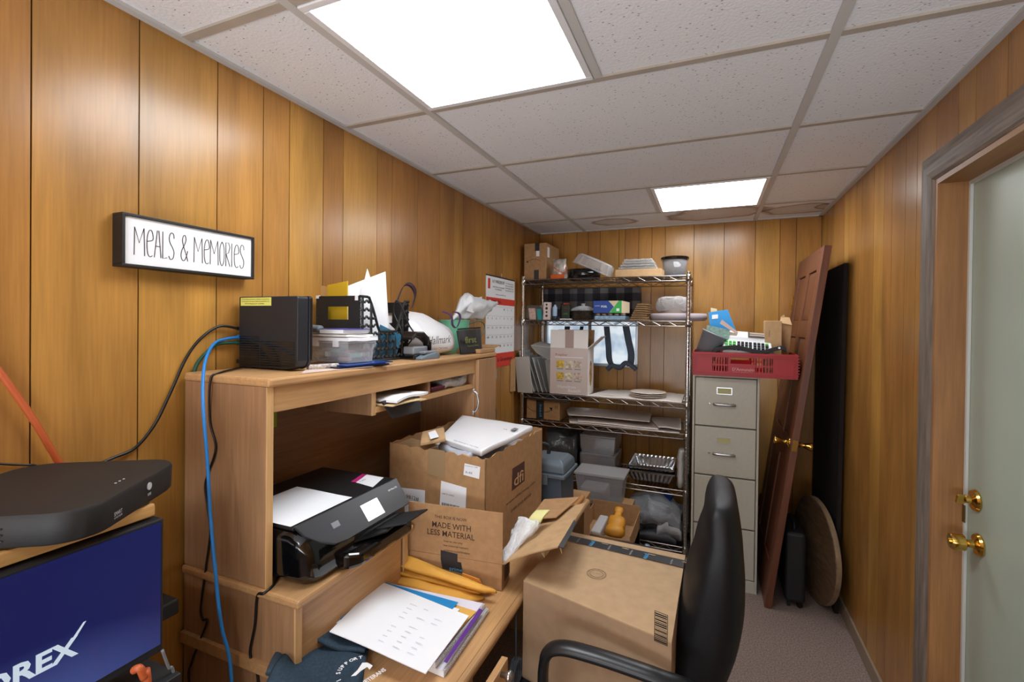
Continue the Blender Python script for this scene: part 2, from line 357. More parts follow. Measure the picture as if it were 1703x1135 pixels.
# ------------------------------------------------------------------ door in the right wall
casM = mat('weathered_casing', '7a6c60', .6, noise=(14, .35), grain='z', bump=(60, .2, .002))
cashM = mat('weathered_casing_head', '7a6c60', .6, noise=(14, .35), grain='y', bump=(60, .2, .002))
jamM = mat('fir_jamb', '9e7044', .5, noise=(7, .18), grain='z')
jamhM = mat('fir_jamb_head', '9e7044', .5, noise=(7, .18), grain='y')
doorM = mat('painted_steel_door', 'a9b3a4', .45, noise=(3, .05))
prof = [(0, 0), (0, .012), (.012, .014), (.035, .019), (.06, .018), (.078, .013), (.086, .006), (.086, 0)]
y1, y0, zt = DY1+.085, DY0-.085, DZ+.085
trim(MB().rings([[Vector((XR-h, y1-x, 0)) for x, h in prof], [Vector((XR-h, y1-x, zt-x)) for x, h in prof]]), casM)
trim(MB().rings([[Vector((XR-h, y0+x, 0)) for x, h in prof], [Vector((XR-h, y0+x, zt-x)) for x, h in prof]]), casM)
trim(MB().rings([[Vector((XR-h, y1-x, zt-x)) for x, h in prof], [Vector((XR-h, y0+x, zt-x)) for x, h in prof]]), cashM)
b = MB().box(XR-.004, XR+.13, DY1-.018, DY1+.01, 0, DZ).box(XR-.004, XR+.13, DY0-.01, DY0+.018, 0, DZ); trim(b, jamM)
trim(MB().box(XR-.004, XR+.13, DY0+.018, DY1-.018, DZ-.018, DZ+.01), jamhM)
DX = .772
trim(MB().box(DX-.008, DX+.0, DY1-.028, DY1-.018, 0, DZ-.018).box(DX-.008, DX, DY0+.018, DY0+.028, 0, DZ-.018).box(DX-.008, DX, DY0+.028, DY1-.028, DZ-.03, DZ-.018), mat('white_weatherstrip', 'c9cbc6', .6))
dr = thing('door_1', (DX+.02, (DY0+DY1)/2, .005), 'pale green grey painted door with brass knob in the right wall', 'door'); dr['kind'] = 'structure'
MB().box(DX+.001, DX+.042, DY0+.021, DY1-.021, .006, DZ-.021).build('door_slab', doorM, dr, bevel=.002)
def rosette(y, z, knob):
    o = Vector((DX, y, z)); m = Matrix.Translation(o) @ Matrix.Rotation(math.radians(-90), 4, 'Y')
    b = MB()
    b.lathe([(0, 0), (.033, 0), (.034, .004), (.030, .010), (.018, .013), (.012, .016), (.011, .028)] + ([(.013, .032), (.024, .038), (.0245, .066), (.022, .071), (0, .071)] if knob else [(.009, .03), (0, .032)]), n=32)
    b.xf(m); k = b.build('door_knob' if knob else 'deadbolt', brass, dr, smooth=True)
    e = k.modifiers.new('es', 'EDGE_SPLIT'); e.split_angle = .6
    if not knob:
        MB().box(-.004, .004, -.016, .016, .026, .05).xf(m @ Matrix.Rotation(1.2, 4, 'Z')).build('thumb_turn', brass, k, bevel=.003)
    else: MB().lathe([(0, .0), (.008, 0), (.008, .004), (0, .004)], (0, 0, .071)).xf(m).build('turn_button', brass, k, smooth=False)
p = at(1629, 907, X=DX); rosette(p.y, p.z, True)
p = at(1624, 833, X=DX); rosette(p.y, p.z, False)
MB().box(DX-.011, DX-.008, DY1-.034, DY1-.02, .93, .985).build('strike_plate', mat('aged_brass', '7b6a3c', .4, .9), dr)
MB().box(XR+.14, XR+.2, DY0-.2, DY1+.2, -.02, DZ+.2).build('wall_corridor', panelM)['kind'] = 'structure'
# ------------------------------------------------------------------ window in the back wall, with curtains
frM = mat('aluminium_window_frame', 'aeb4bb', .35, .8)
wf = thing('window_1', ((WX0+WX1)/2, YB+.02, WZ0), 'bright window in the back wall behind the wire shelves', 'window'); wf['kind'] = 'structure'
b = MB(); b.box(WX0, WX1, YB-.012, YB+.05, WZ0, WZ0+.022).box(WX0, WX1, YB-.004, YB+.05, WZ1-.02, WZ1)
b.box(WX0, WX0+.02, YB-.004, YB+.05, WZ0+.022, WZ1-.02).box(WX1-.02, WX1, YB-.004, YB+.05, WZ0+.022, WZ1-.02)
b.box(-.90, -.875, YB+.01, YB+.05, WZ0+.022, WZ1-.02); b.build('window_frame', frM, wf, bevel=.003)
dm = bpy.data.materials.new('daylight_through_frosted_film'); dm.use_nodes = True; N = dm.node_tree.nodes; L = dm.node_tree.links; bb = N['Principled BSDF']
tc = N.new('ShaderNodeTexCoord'); n_ = N.new('ShaderNodeTexNoise'); n_.inputs['Scale'].default_value = 9; L.new(tc.outputs['Object'], n_.inputs[0])
rr = N.new('ShaderNodeValToRGB'); rr.color_ramp.elements[0].color = (.42, .55, .70, 1); rr.color_ramp.elements[1].color = (.86, .94, 1, 1); rr.color_ramp.elements[0].position = .35; rr.color_ramp.elements[1].position = .6
L.new(n_.outputs[0], rr.inputs[0]); L.new(rr.outputs[0], bb.inputs['Emission Color']); bb.inputs['Emission Strength'].default_value = DAY; bb.inputs['Base Color'].default_value = (.3, .35, .4, 1)
MB().box(WX0+.02, WX1-.02, YB+.03, YB+.034, WZ0+.022, WZ1-.02).build('pane', dm, wf)
# plaid valance
pm = bpy.data.materials.new('buffalo_plaid_cloth'); pm.use_nodes = True; N = pm.node_tree.nodes; L = pm.node_tree.links; bb = N['Principled BSDF']; bb.inputs['Roughness'].default_value = .9
g = N.new('ShaderNodeTexCoord'); sx = N.new('ShaderNodeSeparateXYZ'); L.new(g.outputs['Object'], sx.inputs[0]); acc = []
for a in ('X', 'Z'):
    m_ = N.new('ShaderNodeMath'); m_.operation = 'PINGPONG'; m_.inputs[1].default_value = .062; L.new(sx.outputs[a], m_.inputs[0])
    q = N.new('ShaderNodeMath'); q.operation = 'GREATER_THAN'; q.inputs[1].default_value = .031; L.new(m_.outputs[0], q.inputs[0]); acc.append(q)
ad = N.new('ShaderNodeMath'); ad.operation = 'ADD'; L.new(acc[0].outputs[0], ad.inputs[0]); L.new(acc[1].outputs[0], ad.inputs[1])
r = N.new('ShaderNodeValToRGB'); r.color_ramp.interpolation = 'CONSTANT'; r.color_ramp.elements[0].color = (.17, .16, .16, 1); r.color_ramp.elements[1].position = .4; r.color_ramp.elements[1].color = (.05, .05, .062, 1)
e = r.color_ramp.elements.new(.8); e.color = (.016, .017, .024, 1); h = N.new('ShaderNodeMath'); h.operation = 'MULTIPLY'; h.inputs[1].default_value = .5
L.new(ad.outputs[0], h.inputs[0]); L.new(h.outputs[0], r.inputs[0]); L.new(r.outputs[0], bb.inputs['Base Color'])
def drape(x0, x1, z0, z1, y, amp, k, n=60, bot=0):
    return MB().sheet((x0, y, z0), (x1, y, z0), (x1, y, z1), (x0, y, z1), .0015, n, 10, lambda u, v: amp*math.sin(u*k+math.sin(u*7))*(1-.5*v))
tag(drape(WX0-.03, WX1+.02, 1.585, 1.85, YB-.035, .009, 55).build('valance', pm, smooth=True), 'black and grey buffalo plaid valance across the top of the window', 'curtain')
curM = mat('dark_curtain_cloth', '4c5663', .85)
def strip(px, w, lb):
    P = [at(x, y, Y=YB-.03) for x, y in px]; P = smoothpath(P, 4)
    b = MB(); b.rings([[p+Vector((-w, 0, 0)), p+Vector((-w*.4, -.012, 0)), p+Vector((w*.4, -.006, 0)), p+Vector((w, -.010, 0)), p+Vector((w*.4, .006, 0)), p+Vector((-w*.4, .004, 0))] for p in P])
    return tag(b.build('curtain_strip', curM, smooth=True), lb, 'curtain', 'dark strips of curtain hanging over the window')
strip([(944, 543), (942, 560), (938, 585)], .024, 'short dark curtain strip over the window, above the left of the white carton')
strip([(968, 543), (966, 552), (960, 562), (955, 580)], .016, 'dark curtain strip over the window, directly above the white carton')
strip([(1009, 543), (1012, 575), (1014, 600), (1022, 612)], .024, 'dark curtain strip hanging beside the raised flap of the white carton')
strip([(1041, 543), (1045, 565), (1050, 590), (1048, 610)], .027, 'dark curtain strip nearest the right edge of the window')
b = MB(); q = [at(x, y, Y=YB-.045) for x, y in ((1010, 615), (1018, 608), (1030, 612), (1040, 604), (1050, 608), (1058, 615))]
b.tube(smoothpath(q), .022, 8, flat=.8); tag(b.build('curtain_hem', curM, smooth=True), 'bunched dark curtain hem lying on the window sill', 'curtain')
# ------------------------------------------------------------------ left wall: sign
sg = thing('wall_sign', (XL+.015, .85, 1.70), 'white framed sign reading MEALS & MEMORIES on the panelled left wall', 'sign')
z0, z1 = 1.678, 1.806; p0, p1 = at(203, 450, X=-1.281).y, at(423, 466, X=-1.281).y; fx = -1.281
sb = MB(); fr = .007
sb.box(XL, fx, p0, p1, z0, z0+fr).box(XL, fx, p0, p1, z1-fr, z1).box(XL, fx, p0, p0+fr, z0+fr, z1-fr).box(XL, fx, p1-fr, p1, z0+fr, z1-fr)
sb.build('sign_frame', mat('black_painted_wood', '141210', .5), sg, bevel=.0012)
MB().box(XL, fx-.006, p0+fr, p1-fr, z0+fr, z1-fr).build('sign_board', whiteS, sg)
ST = {'M': (.8, [[(0, 0), (.03, 1), (.36, .45), (.7, 1), (.75, 0)]]), 'e': (.55, [[(.05, .55), (.48, .62), (.5, .8), (.38, .97), (.2, .93), (.08, .7), (.06, .35), (.14, .08), (.3, 0), (.46, .05)]]),
      'A': (.55, [[(0, 0), (.22, 1), (.34, 1), (.5, 0)], [(.08, .42), (.46, .42)]]), 'L': (.42, [[(.03, 1), (.03, .0), (.36, .04)]]),
      'S': (.5, [[(.45, .8), (.4, .97), (.2, 1), (.07, .85), (.1, .65), (.35, .42), (.44, .25), (.35, .04), (.15, 0), (.03, .12)]]),
      '&': (.62, [[(.6, 0), (.45, .25), (.15, .72), (.2, .95), (.35, 1), (.43, .85), (.35, .68), (.08, .4), (.02, .18), (.15, .02), (.35, .05), (.5, .25), (.58, .4)]]),
      'O': (.55, [[(.25, 1), (.08, .8), (.04, .5), (.08, .15), (.25, 0), (.42, .15), (.48, .5), (.42, .85), (.25, 1)]]),
      'R': (.5, [[(.03, 0), (.03, 1), (.3, 1), (.42, .82), (.3, .58), (.05, .52), (.44, 0)]]), 'I': (.2, [[(.06, 0), (.06, 1)]]), ' ': (.38, [])}
s = 'MeALS & MeMORIeS'; W_ = sum(ST[c][0]+.06 for c in s); x = 0; b = MB(); y0t, y1t = p0+.028, p1-.028; hh = .068; kx = (y1t-y0t)/W_
for c in s:
    for st in ST[c][1]:
        P = [Vector((fx-.0055, y0t+(x+a)*kx, z0+.030+q*hh)) for a, q in st]
        b.tube(smoothpath(P, 4) if c in 'eS&O' else P, .0009, 5)
    x += ST[c][0]+.06
b.build('printed_text', inkM, sg)
# ------------------------------------------------------------------ left: rustic shelf, recorder, monitor, stand
rus = mat('rustic_pine', 'c79a5c', .55, noise=(8, .3), grain='y')
t = thing('wall_shelf', (-1.15, .3, 1.165), 'rough pale wooden slab shelf under the black video recorder', 'shelf')
MB().box(XL+.001, -1.0, -.25, .584, 1.165, 1.19).build('shelf_board', rus, t, bevel=.004)
for y in (-.15, .50): MB().poly([(XL+.001, y, 1.165), (-1.13, y, 1.165), (XL+.001, y, 1.03)], (0, .02, 0)).build('shelf_bracket', blackM, t)
# recorder: rounded slab turned a little on the shelf, overhanging its edge
c0 = [Vector((p.x, p.y, 0)) for p in (at(279, 765, Z=1.2), at(283, 777, Z=1.2), at(170, 863, Z=1.2), at(60, 885, Z=1.2))]
t = thing('video_recorder', (-1.1, .47, 1.19), 'wide black video recorder box with rounded corners on the wooden slab shelf', 'video recorder')
def rrect(c, hw, hd, ang, r, n=8):
    out = []; ca, sa = math.cos(ang), math.sin(ang)
    for k, (sx, sy) in enumerate(((1, 1), (-1, 1), (-1, -1), (1, -1))):
        for i in range(n+1):
            a = math.pi/2*(k+i/n); x = sx*(hw-r)+r*math.cos(a); y = sy*(hd-r)+r*math.sin(a)
            out.append(Vector((c[0]+x*ca-y*sa, c[1]+x*sa+y*ca, 0)))
    return out
RA = math.radians(33); rc_ = (-1.108, .472); bs = rrect(rc_, .147, .152, RA, .06, 10)
Z = lambda P, z, k=1, c=rc_: [Vector((c[0]+(p.x-c[0])*k, c[1]+(p.y-c[1])*k, z)) for p in P]
MB().rings([Z(bs, 1.195, .97), Z(bs, 1.199, .99), Z(bs, 1.241, 1), Z(bs, 1.246, .985), Z(bs, 1.2465, .96)]).build('recorder_case', mat('matte_black_casing', '141313', .6, bump=(500, .2, .0006)), t, smooth=True).modifiers.new('es', 'EDGE_SPLIT').split_angle = .7
for p in Z(rrect(rc_, .08, .09, RA, .01, 1), 1.190)[::2]: MB().lathe([(.008, 0), (.008, .006)], p, 12).build('foot', blackM, t)
ux, uy = Vector((math.cos(RA), math.sin(RA), 0)), Vector((-math.sin(RA), math.cos(RA), 0))
# the face turned to the camera side: +x of the box looks to the upper right; right side face is -uy
fo = Vector((rc_[0], rc_[1], 0))+ux*.1473
text('SMART', mat('grey_print', 'b9bcc0', .5), t, fo-uy*.085+Vector((0, 0, 1.212)), uy, (0, 0, 1), .007, .022)
text('4K RECORDER', MATS['grey_print'], t, fo-uy*.085+Vector((0, 0, 1.207)), uy, (0, 0, 1), .003, .022)
k = MB().lathe([(0, 0), (.007, 0), (.007, .0015), (0, .0015)], n=20); k.xf(Matrix.Translation(fo+uy*.02+Vector((0, 0, 1.229))) @ Vector((0, 0, 1)).rotation_difference(ux).to_matrix().to_4x4()); k.build('power_button', MATS['grey_print'], t)
k = MB().poly([fo+uy*.015+Vector((0, 0, 1.211)), fo+uy*.026+Vector((0, 0, 1.211)), fo+uy*.026+Vector((0, 0, 1.216)), fo+uy*.015+Vector((0, 0, 1.216))], ux*.0006); k.build('usb_port', greyM, t)
b = MB(); fx_ = Vector((rc_[0], rc_[1], 0))-uy*.1522
for j in range(6):
    for i in range(8): q = fx_-ux*(-.035+i*.012+(.006 if j % 2 else 0))+Vector((0, 0, 1.206+j*.0048)); b.poly([q, q-ux*.007, q-ux*.007+Vector((0, 0, .0025)), q+Vector((0, 0, .0025))], -uy*.0006)
b.build('vent_slots', blackG, t)
for i in range(3): MB().lathe([(0, 0), (.002, 0), (.002, .0006), (0, .0006)], fo-ux*.04+uy*(-.01+i*.012)+Vector((0, 0, 1.2465)), 8).build('indicator', MATS['grey_print'], t)
# media stand and monitor
t = thing('media_stand', (-1.13, .3, 0), 'black media stand under the monitor with the blue screen', 'stand')
MB().box(XL+.001, -.945, -.25, .60, .84, .86).build('stand_top', blackM, t, bevel=.002)
for y in (-.25, .58): MB().box(XL+.001, -.95, y, y+.02, 0, .84).build('side_panel', blackM, t)
MB().box(XL+.001, -.96, -.23, .58, .40, .42).build('shelf_panel', blackM, t); MB().box(XL+.001, XL+.012, -.23, .58, .02, .84).build('back_panel', blackM, t)
t = thing('monitor', (-1.03, .33, .86), 'flat monitor with a dark blue screen showing a large silver logo', 'monitor')
SX = -.987; my0, my1, mz0, mz1 = .06, .592, .897, 1.160
MB().box(SX-.035, SX-.001, my0, my1, mz0, mz1).build('monitor_case', blackM, t, bevel=.003)
scm = bpy.data.materials.new('blue_screen'); scm.use_nodes = True; N = scm.node_tree.nodes; L = scm.node_tree.links; bb = N['Principled BSDF']; bb.inputs['Base Color'].default_value = (.004, .004, .01, 1); bb.inputs['Roughness'].default_value = .25
g = N.new('ShaderNodeTexCoord'); gm = N.new('ShaderNodeMapping'); gm.inputs['Location'].default_value = (0, -.10, -.16); gm.inputs['Scale'].default_value = (0, 3.2, 7); L.new(g.outputs['Object'], gm.inputs[0])
gr = N.new('ShaderNodeTexGradient'); gr.gradient_type = 'SPHERICAL'; L.new(gm.outputs[0], gr.inputs[0]); r = N.new('ShaderNodeValToRGB')
r.color_ramp.elements[0].color = (.004, .008, .075, 1); r.color_ramp.elements[1].color = (.07, .10, .30, 1); L.new(gr.outputs[0], r.inputs[0]); L.new(r.outputs[0], bb.inputs['Emission Color']); bb.inputs['Emission Strength'].default_value = 1
MB().box(SX-.001, SX, my0+.006, my1-.006, mz0+.016, mz1-.006).build('screen', scm, t)
lt = mat('screen_logo_silver', (.30, .36, .42), .4, emit=1.1)
text('LOREX', lt, t, (SX+.0002, .314, .981), (0, 1, 0), (0, 0, 1), .031, .141, bold=.035, name='screen_logo')
MB().poly([(SX+.0003, .446, 1.009), (SX+.0003, .452, 1.009), (SX+.0003, .466, 1.029), (SX+.0003, .462, 1.029)], (.0003, 0, 0)).build('screen_logo', lt, t)
MB().box(-1.035, -1.022, .28, .38, .87, 1.0).build('monitor_neck', blackM, t); MB().box(-1.12, -.96, .22, .44, .86, .87).build('monitor_foot', blackM, t, bevel=.003)
t = tag(MB().box(-1.20, -1.135, .665, .715, .865, .90).build('power_adapter', blackM, bevel=.004), 'small black power adapter block beside the monitor edge', 'power adapter')
# keep the adapter attached by a bracket on the wall
MB().box(XL+.001, -1.20, .68, .70, .875, .89).build('adapter_cord', cordK, t)
# cords
orgC = mat('orange_cord_rubber', 'b4552a', .5)
cable('extension_cord', [at(-40, 570, X=-1.31), at(0, 620, X=-1.305), at(50, 690, X=-1.303), at(95, 765, X=-1.303), (-1.304, .62, 1.10), (-1.303, .64, .9), (-1.30, .66, .5), (-1.29, .68, .2), (-1.25, .70, .01)], .0065, orgC, 'thick orange extension cord running down the left wall behind the recorder')
cable('thin_cable', [at(-30, 768, X=-1.31), at(0, 772, X=-1.313), at(40, 774, X=-1.313), at(62, 776, X=-1.313), at(90, 800, X=-1.313)], .0022, cordK, 'thin black cable along the wall at the left picture edge')
md = lambda x, y, d=0: at(x, y, X=-1.30+d)
cable('coaxial_cable', [(-1.302, .985, 1.528), at(365, 543, X=-1.309), at(335, 562, X=-1.312), at(310, 595, X=-1.312), at(285, 650, X=-1.312), at(258, 705, X=-1.312), at(225, 745, X=-1.312), at(188, 762, X=-1.31), (-1.30, .62, 1.21)], .0038, cordK, 'black cable swooping from the black modem down the wall to the recorder')
blueC = mat('blue_network_cable', '1f78c2', .45)
cable('network_cable', [(-1.302, .99, 1.503), at(362, 568, X=-1.30), at(345, 590, X=-1.25), at(338, 625, X=-1.2), at(338, 680, X=-1.15), at(345, 770, X=-1.12), at(350, 860, X=-1.10), at(358, 950, X=-1.08), at(368, 1040, X=-1.07), at(385, 1130, X=-1.06), (-1.05, .79, .3), (-1.08, .76, .01)], .0042, blueC, 'bright blue network cable hanging down in front of the desk side')
grC = mat('green_cable', '0d4a3a', .5)
cable('network_cable', [(-1.302, .995, 1.485), at(365, 572, X=-1.31), at(345, 585, X=-1.312), at(325, 612, X=-1.312), at(318, 660, X=-1.312), at(316, 750, X=-1.312), at(313, 860, X=-1.312), at(311, 960, X=-1.312), at(309, 1050, X=-1.312), at(306, 1140, X=-1.312), (-1.308, .82, .2), (-1.30, .8, .01)], .0048, grC, 'dark green cable running down the wall beside the desk side panel')
cable('thin_cable', [at(318, 860, X=-1.309), at(318, 940, X=-1.309), at(315, 1000, X=-1.309), at(314, 1060, X=-1.309), at(311, 1140, X=-1.309), (-1.306, .835, .2), (-1.29, .82, .01)], .0022, mat('white_cable', 'c9c7c2', .5), 'thin white cable running down behind the green one')
px = [(385, 608), (362, 612), (353, 635), (349, 700), (359, 745), (347, 785), (341, 810), (346, 850), (350, 885), (343, 940), (335, 1000), (334, 1020), (338, 1032), (345, 1033), (333, 1065), (318, 1105), (314, 1140)]
P = [at(x, y, Y=HY0-.004) for x, y in px]
P[0] = Vector((-1.28, .99, 1.414)); P[1] = Vector((P[2].x, .85, 1.4125)); P[2] = Vector((P[2].x, HY0-.009, 1.395))
cable('kinked_cable', P+[Vector((-1.25, HY0-.004, .25)), Vector((-1.25, HY0-.01, .01))], .0028, cordK, 'thin kinked black cord hanging down the desk side panel from the modem', 'cord')
cable('printer_cable', [(-1.02, .89, .895), (-.992, .85, .894), (-.992, HY0-.012, .888)]+[at(x, y, Y=HY0-.004) for x, y in ((428, 992), (424, 1040), (416, 1085), (422, 1110), (430, 1140))]+[Vector((-.98, HY0-.004, .3)), Vector((-.98, HY0-.01, .01))], .0034, cordK, 'black printer power cord dropping over the end of the desk', 'cord')
tag(MB().tube(smoothpath([at(270, 1082, X=-.96), at(280, 1110, X=-.96), at(292, 1140, X=-.96), (-.96, .63, .5), (-1.0, .65, .01)]), .0028).build('thin_cable', mat('grey_cable', '6d7075', .4), smooth=True), 'thin grey cable hanging below the corner of the monitor', 'cable')
tag(MB().tube(smoothpath([at(222, 1116, X=-.93), at(232, 1112, X=-.92), at(240, 1128, X=-.92), at(246, 1145, X=-.92), (-.92, .55, .5), (-.93, .56, .01)]), .0065).build('extension_cord', orgC, smooth=True), 'short run of orange cord looping out below the monitor', 'cable')
# ------------------------------------------------------------------ desk with hutch
HY0, HY1, HX, HT, DT = .835, 2.155, -1.0, 1.41, .71
DE = 2.24
t = thing('computer_desk', (-.92, 1.5, 0), 'light wooden computer desk with a tall hutch along the left wall', 'desk')
B = lambda m, name, x0, x1, y0, y1, z0, z1, bev=.0015: MB().box(x0, x1, y0, y1, z0, z1).build(name, m, t, bevel=bev)
B(beech, 'hutch_top', XL+.014, HX+.012, HY0-.004, HY1+.01, HT-.022, HT, .006)
B(beech, 'top_rail', HX-.022, HX-.002, HY0+.02, 1.965, HT-.088, HT-.022)
for y in (HY0, ): B(beechx, 'side_panel', XL+.014, HX-.002, y, y+.02, .89, HT-.022); 
B(edgeM, 'edge_band', HX-.002, HX, HY0, HY0+.02, .89, HT-.022, .0005)
B(beechx, 'side_panel', XL+.014, HX-.002, HY1-.02, HY1, .89, HT-.022)
B(mat('beech_back', '84603f', .5, noise=(9, .14), grain='y'), 'back_panel', XL+.014, XL+.02, HY0+.02, HY1-.02, .73, HT-.022, 0)
B(beechx, 'divider', XL+.02, HX-.004, 1.955, 1.973, .89, HT-.022)
# cubby under the hutch top
yb = at(630, 690, X=-1.0).y
B(beechx, 'cubby_divider', XL+.02, HX-.016, yb-.018, yb, 1.245, HT-.022)
B(edgeM, 'edge_band', HX-.016, HX-.012, yb-.018, yb, 1.245, HT-.088, .0005)
ym = at(712, 640, X=-1.02).y
B(beechx, 'cubby_divider', XL+.02, HX-.02, ym, ym+.016, 1.27, HT-.022)
B(beech, 'cubby_shelf', XL+.02, HX-.01, yb, 1.955, 1.252, 1.27)
# door with bow handle
d = MB().box(HX-.002, HX+.016, 1.958, HY1-.002, .90, HT-.026).build('cabinet_door', beechx, t, bevel=.0015)
hp = at(787, 668, X=HX+.016)
b = MB().tube(smoothpath([(HX+.016, hp.y, hp.z+.048), (HX+.034, hp.y, hp.z+.034), (HX+.042, hp.y, hp.z), (HX+.034, hp.y, hp.z-.034), (HX+.016, hp.y, hp.z-.048)]), .0045)
for s in (-1, 1): b.box(HX+.016, HX+.021, hp.y-.008, hp.y+.008, hp.z+s*.05-.008, hp.z+s*.05+.008)
b.build('handle', steel, d, smooth=True)
for z in (1.30, 1.10): MB().box(HX+.005, HX+.018, HY1-.003, HY1+.003, z-.025, z+.025).build('hinge', steel, d)
# risers the hutch stands on
B(beech, 'riser_top', XL+.014, -.884, HY0-.008, 1.30, .868, .89, .006)
B(beechx, 'riser_end_panel', XL+.014, -.905, HY0, HY0+.02, DT, .868); B(edgeM, 'edge_band', -.905, -.9, HY0, HY0+.02, DT, .868, .0005)
B(beech, 'riser_front_panel', -.925, -.907, HY0+.02, 1.262, DT, .868)
B(beechx, 'riser_end_panel', XL+.014, -.905, 1.268, 1.288, DT, .868); B(edgeM, 'edge_band', -.905, -.9, 1.268, 1.288, DT, .868, .0005)
B(beech, 'riser_top', XL+.014, -1.0, 1.945, HY1, .868, .89); B(beechx, 'riser_end_panel', XL+.014, -1.01, 1.96, 1.98, DT, .868); B(beechx, 'riser_end_panel', XL+.014, -1.01, HY1-.02, HY1, DT, .868)
# desk top with rounded front edge
pr = [(-.52-.014+.014*math.cos(a), DT-.014+.014*math.sin(a)) for a in [math.pi/2-math.pi*k/8 for k in range(9)]]
pts = [(XL+.014, DT), *pr, (XL+.014, DT-.028)]
MB().poly([(x, HY0-.01, z) for x, z in pts], (0, DE-HY0+.01, 0)).build('desktop', beech, t, smooth=False)
MB().tube([(-.535, HY0+.0, DT-.0005), (-.535, DE-.01, DT-.0005)], .0012, 4).build('edge_groove', mat('dark_seam', '6e4a28', .7), t)
B(beechx, 'end_panel', XL+.014, -.60, HY0, HY0+.02, 0, DT-.028); B(beechx, 'end_panel', XL+.014, -.60, DE-.03, DE-.01, 0, DT-.028)
B(beech, 'modesty_panel', XL+.03, XL+.045, HY0+.02, DE-.03, .1, DT-.028, 0)
B(beech, 'apron_rail', -.575, -.557, HY0+.02, DE-.03, DT-.085, DT-.028)
# drawer pedestal with the top drawer pulled out
B(beechx, 'pedestal_side', -1.25, -.60, 1.16, 1.178, 0, DT-.028)
B(beechx, 'pedestal_base', -1.25, -.61, HY0+.02, 1.16, .06, .08)
B(beech, 'drawer_front', -.60, -.582, HY0+.025, 1.155, .09, .42)
fy1 = at(845, 1094, X=-.43).y; fz = at(845, 1094, X=-.43).z
dw = MB().box(-.446, -.43, HY0+.04, fy1, fz-.16, fz).build('drawer', beech, t, bevel=.0015)
MB().box(-.95, -.446, HY0+.06, HY0+.07, fz-.15, fz-.11).box(-.95, -.446, fy1-.03, fy1-.02, fz-.15, fz-.11).box(-.95, -.446, HY0+.07, fy1-.03, fz-.15, fz-.14).build('drawer_box', edgeM, dw)
kp = at(833, 1122, X=-.43); k = MB().lathe([(0, 0), (.006, 0), (.006, .012), (.014, .02), (.012, .026), (0, .028)], n=16)
k.xf(Matrix.Translation((-.43, kp.y, kp.z)) @ Matrix.Rotation(math.radians(90), 4, 'Y')); k.build('knob', steel, dw, smooth=True)
rect(mat('lime_sticker', '9db52a', .6), t, at(438, 709, X=-1.3)+Vector((0, 0, -.012)), (0, 1, 0), (0, 0, 1), .05, .048, 'sticker').location.x += .0
for y in (.95, 1.2, 1.6): MB().lathe([(.004, 0), (.004, .002)], (0, 0, 0), 8).xf(Matrix.Translation((XL+.02, y, 1.3)) @ Matrix.Rotation(math.pi/2, 4, 'Y')).build('cam_screw', blackM, t)
# ------------------------------------------------------------------ modem
t = thing('modem', (-1.18, 1.01, HT), 'tall black modem with a yellow label standing on the hutch top', 'modem')
y0, y1, x0, x1, zt = .985, 1.03, -1.298, -1.062, HT+.213
pr = [(x0, HT+.004), (x1-.03, HT+.004), (x1-.01, HT+.012), (x1, HT+.03), (x1, zt-.005), (x1-.005, zt), (x0, zt)]
MB().poly([(x, y0, z) for x, z in pr], (0, y1-y0-.006, 0)).build('modem_case', mat('modem_black', '191b20', .5, bump=(500, .25, .0006)), t, bevel=.003)
pr = [(x0-.001, HT+.003), (x1-.03, HT+.003), (x1-.008, HT+.012), (x1+.003, HT+.03), (x1+.003, zt-.003), (x1-.004, zt+.002), (x0-.001, zt+.002)]
MB().poly([(x, y1-.005, z) for x, z in pr], (0, .012, 0)).build('front_bezel', mat('modem_bezel', '14161c', .3), t, bevel=.003)
b = MB()
for i in range(13):
    z = HT+.012+i*.0068; b.box(x0+.006, x0+.085+(.0 if i < 12 else 0), y0-.0015, y0+.001, z, z+.0028)
for i in range(11):
    z = HT+.012+i*.0068; b.box(x0+.09, x1-.012, y0-.0015, y0+.001, z, z+.0028)
b.build('vent_ribs', blackG, t)
L_ = rect(mat('yellow_label', 'd9d76a', .6), t, (x0+.008, y0, zt-.027), (1, 0, 0), (0, 0, 1), .125, .024)
for i, s in enumerate(('Wi-Fi Network Name 2.4GHz: FrontierNet', 'Wi-Fi Network Name 5GHz: FrontierNet_5G', 'Wi-Fi Password: available')):
    text(s, inkM, L_, (x0+.014+(.012 if i == 2 else 0), y0-.0006, zt-.0095-i*.0065), (1, 0, 0), (0, 0, 1), .0035, .112 if i < 2 else .08)
for z in (1.528, 1.503, 1.485, 1.43): MB().box(x0-.012, x0, .985+.002, 1.0+.002, z-.006, z+.006).build('cable_plug', blackM if z != 1.503 else MATS['blue_network_cable'], t)
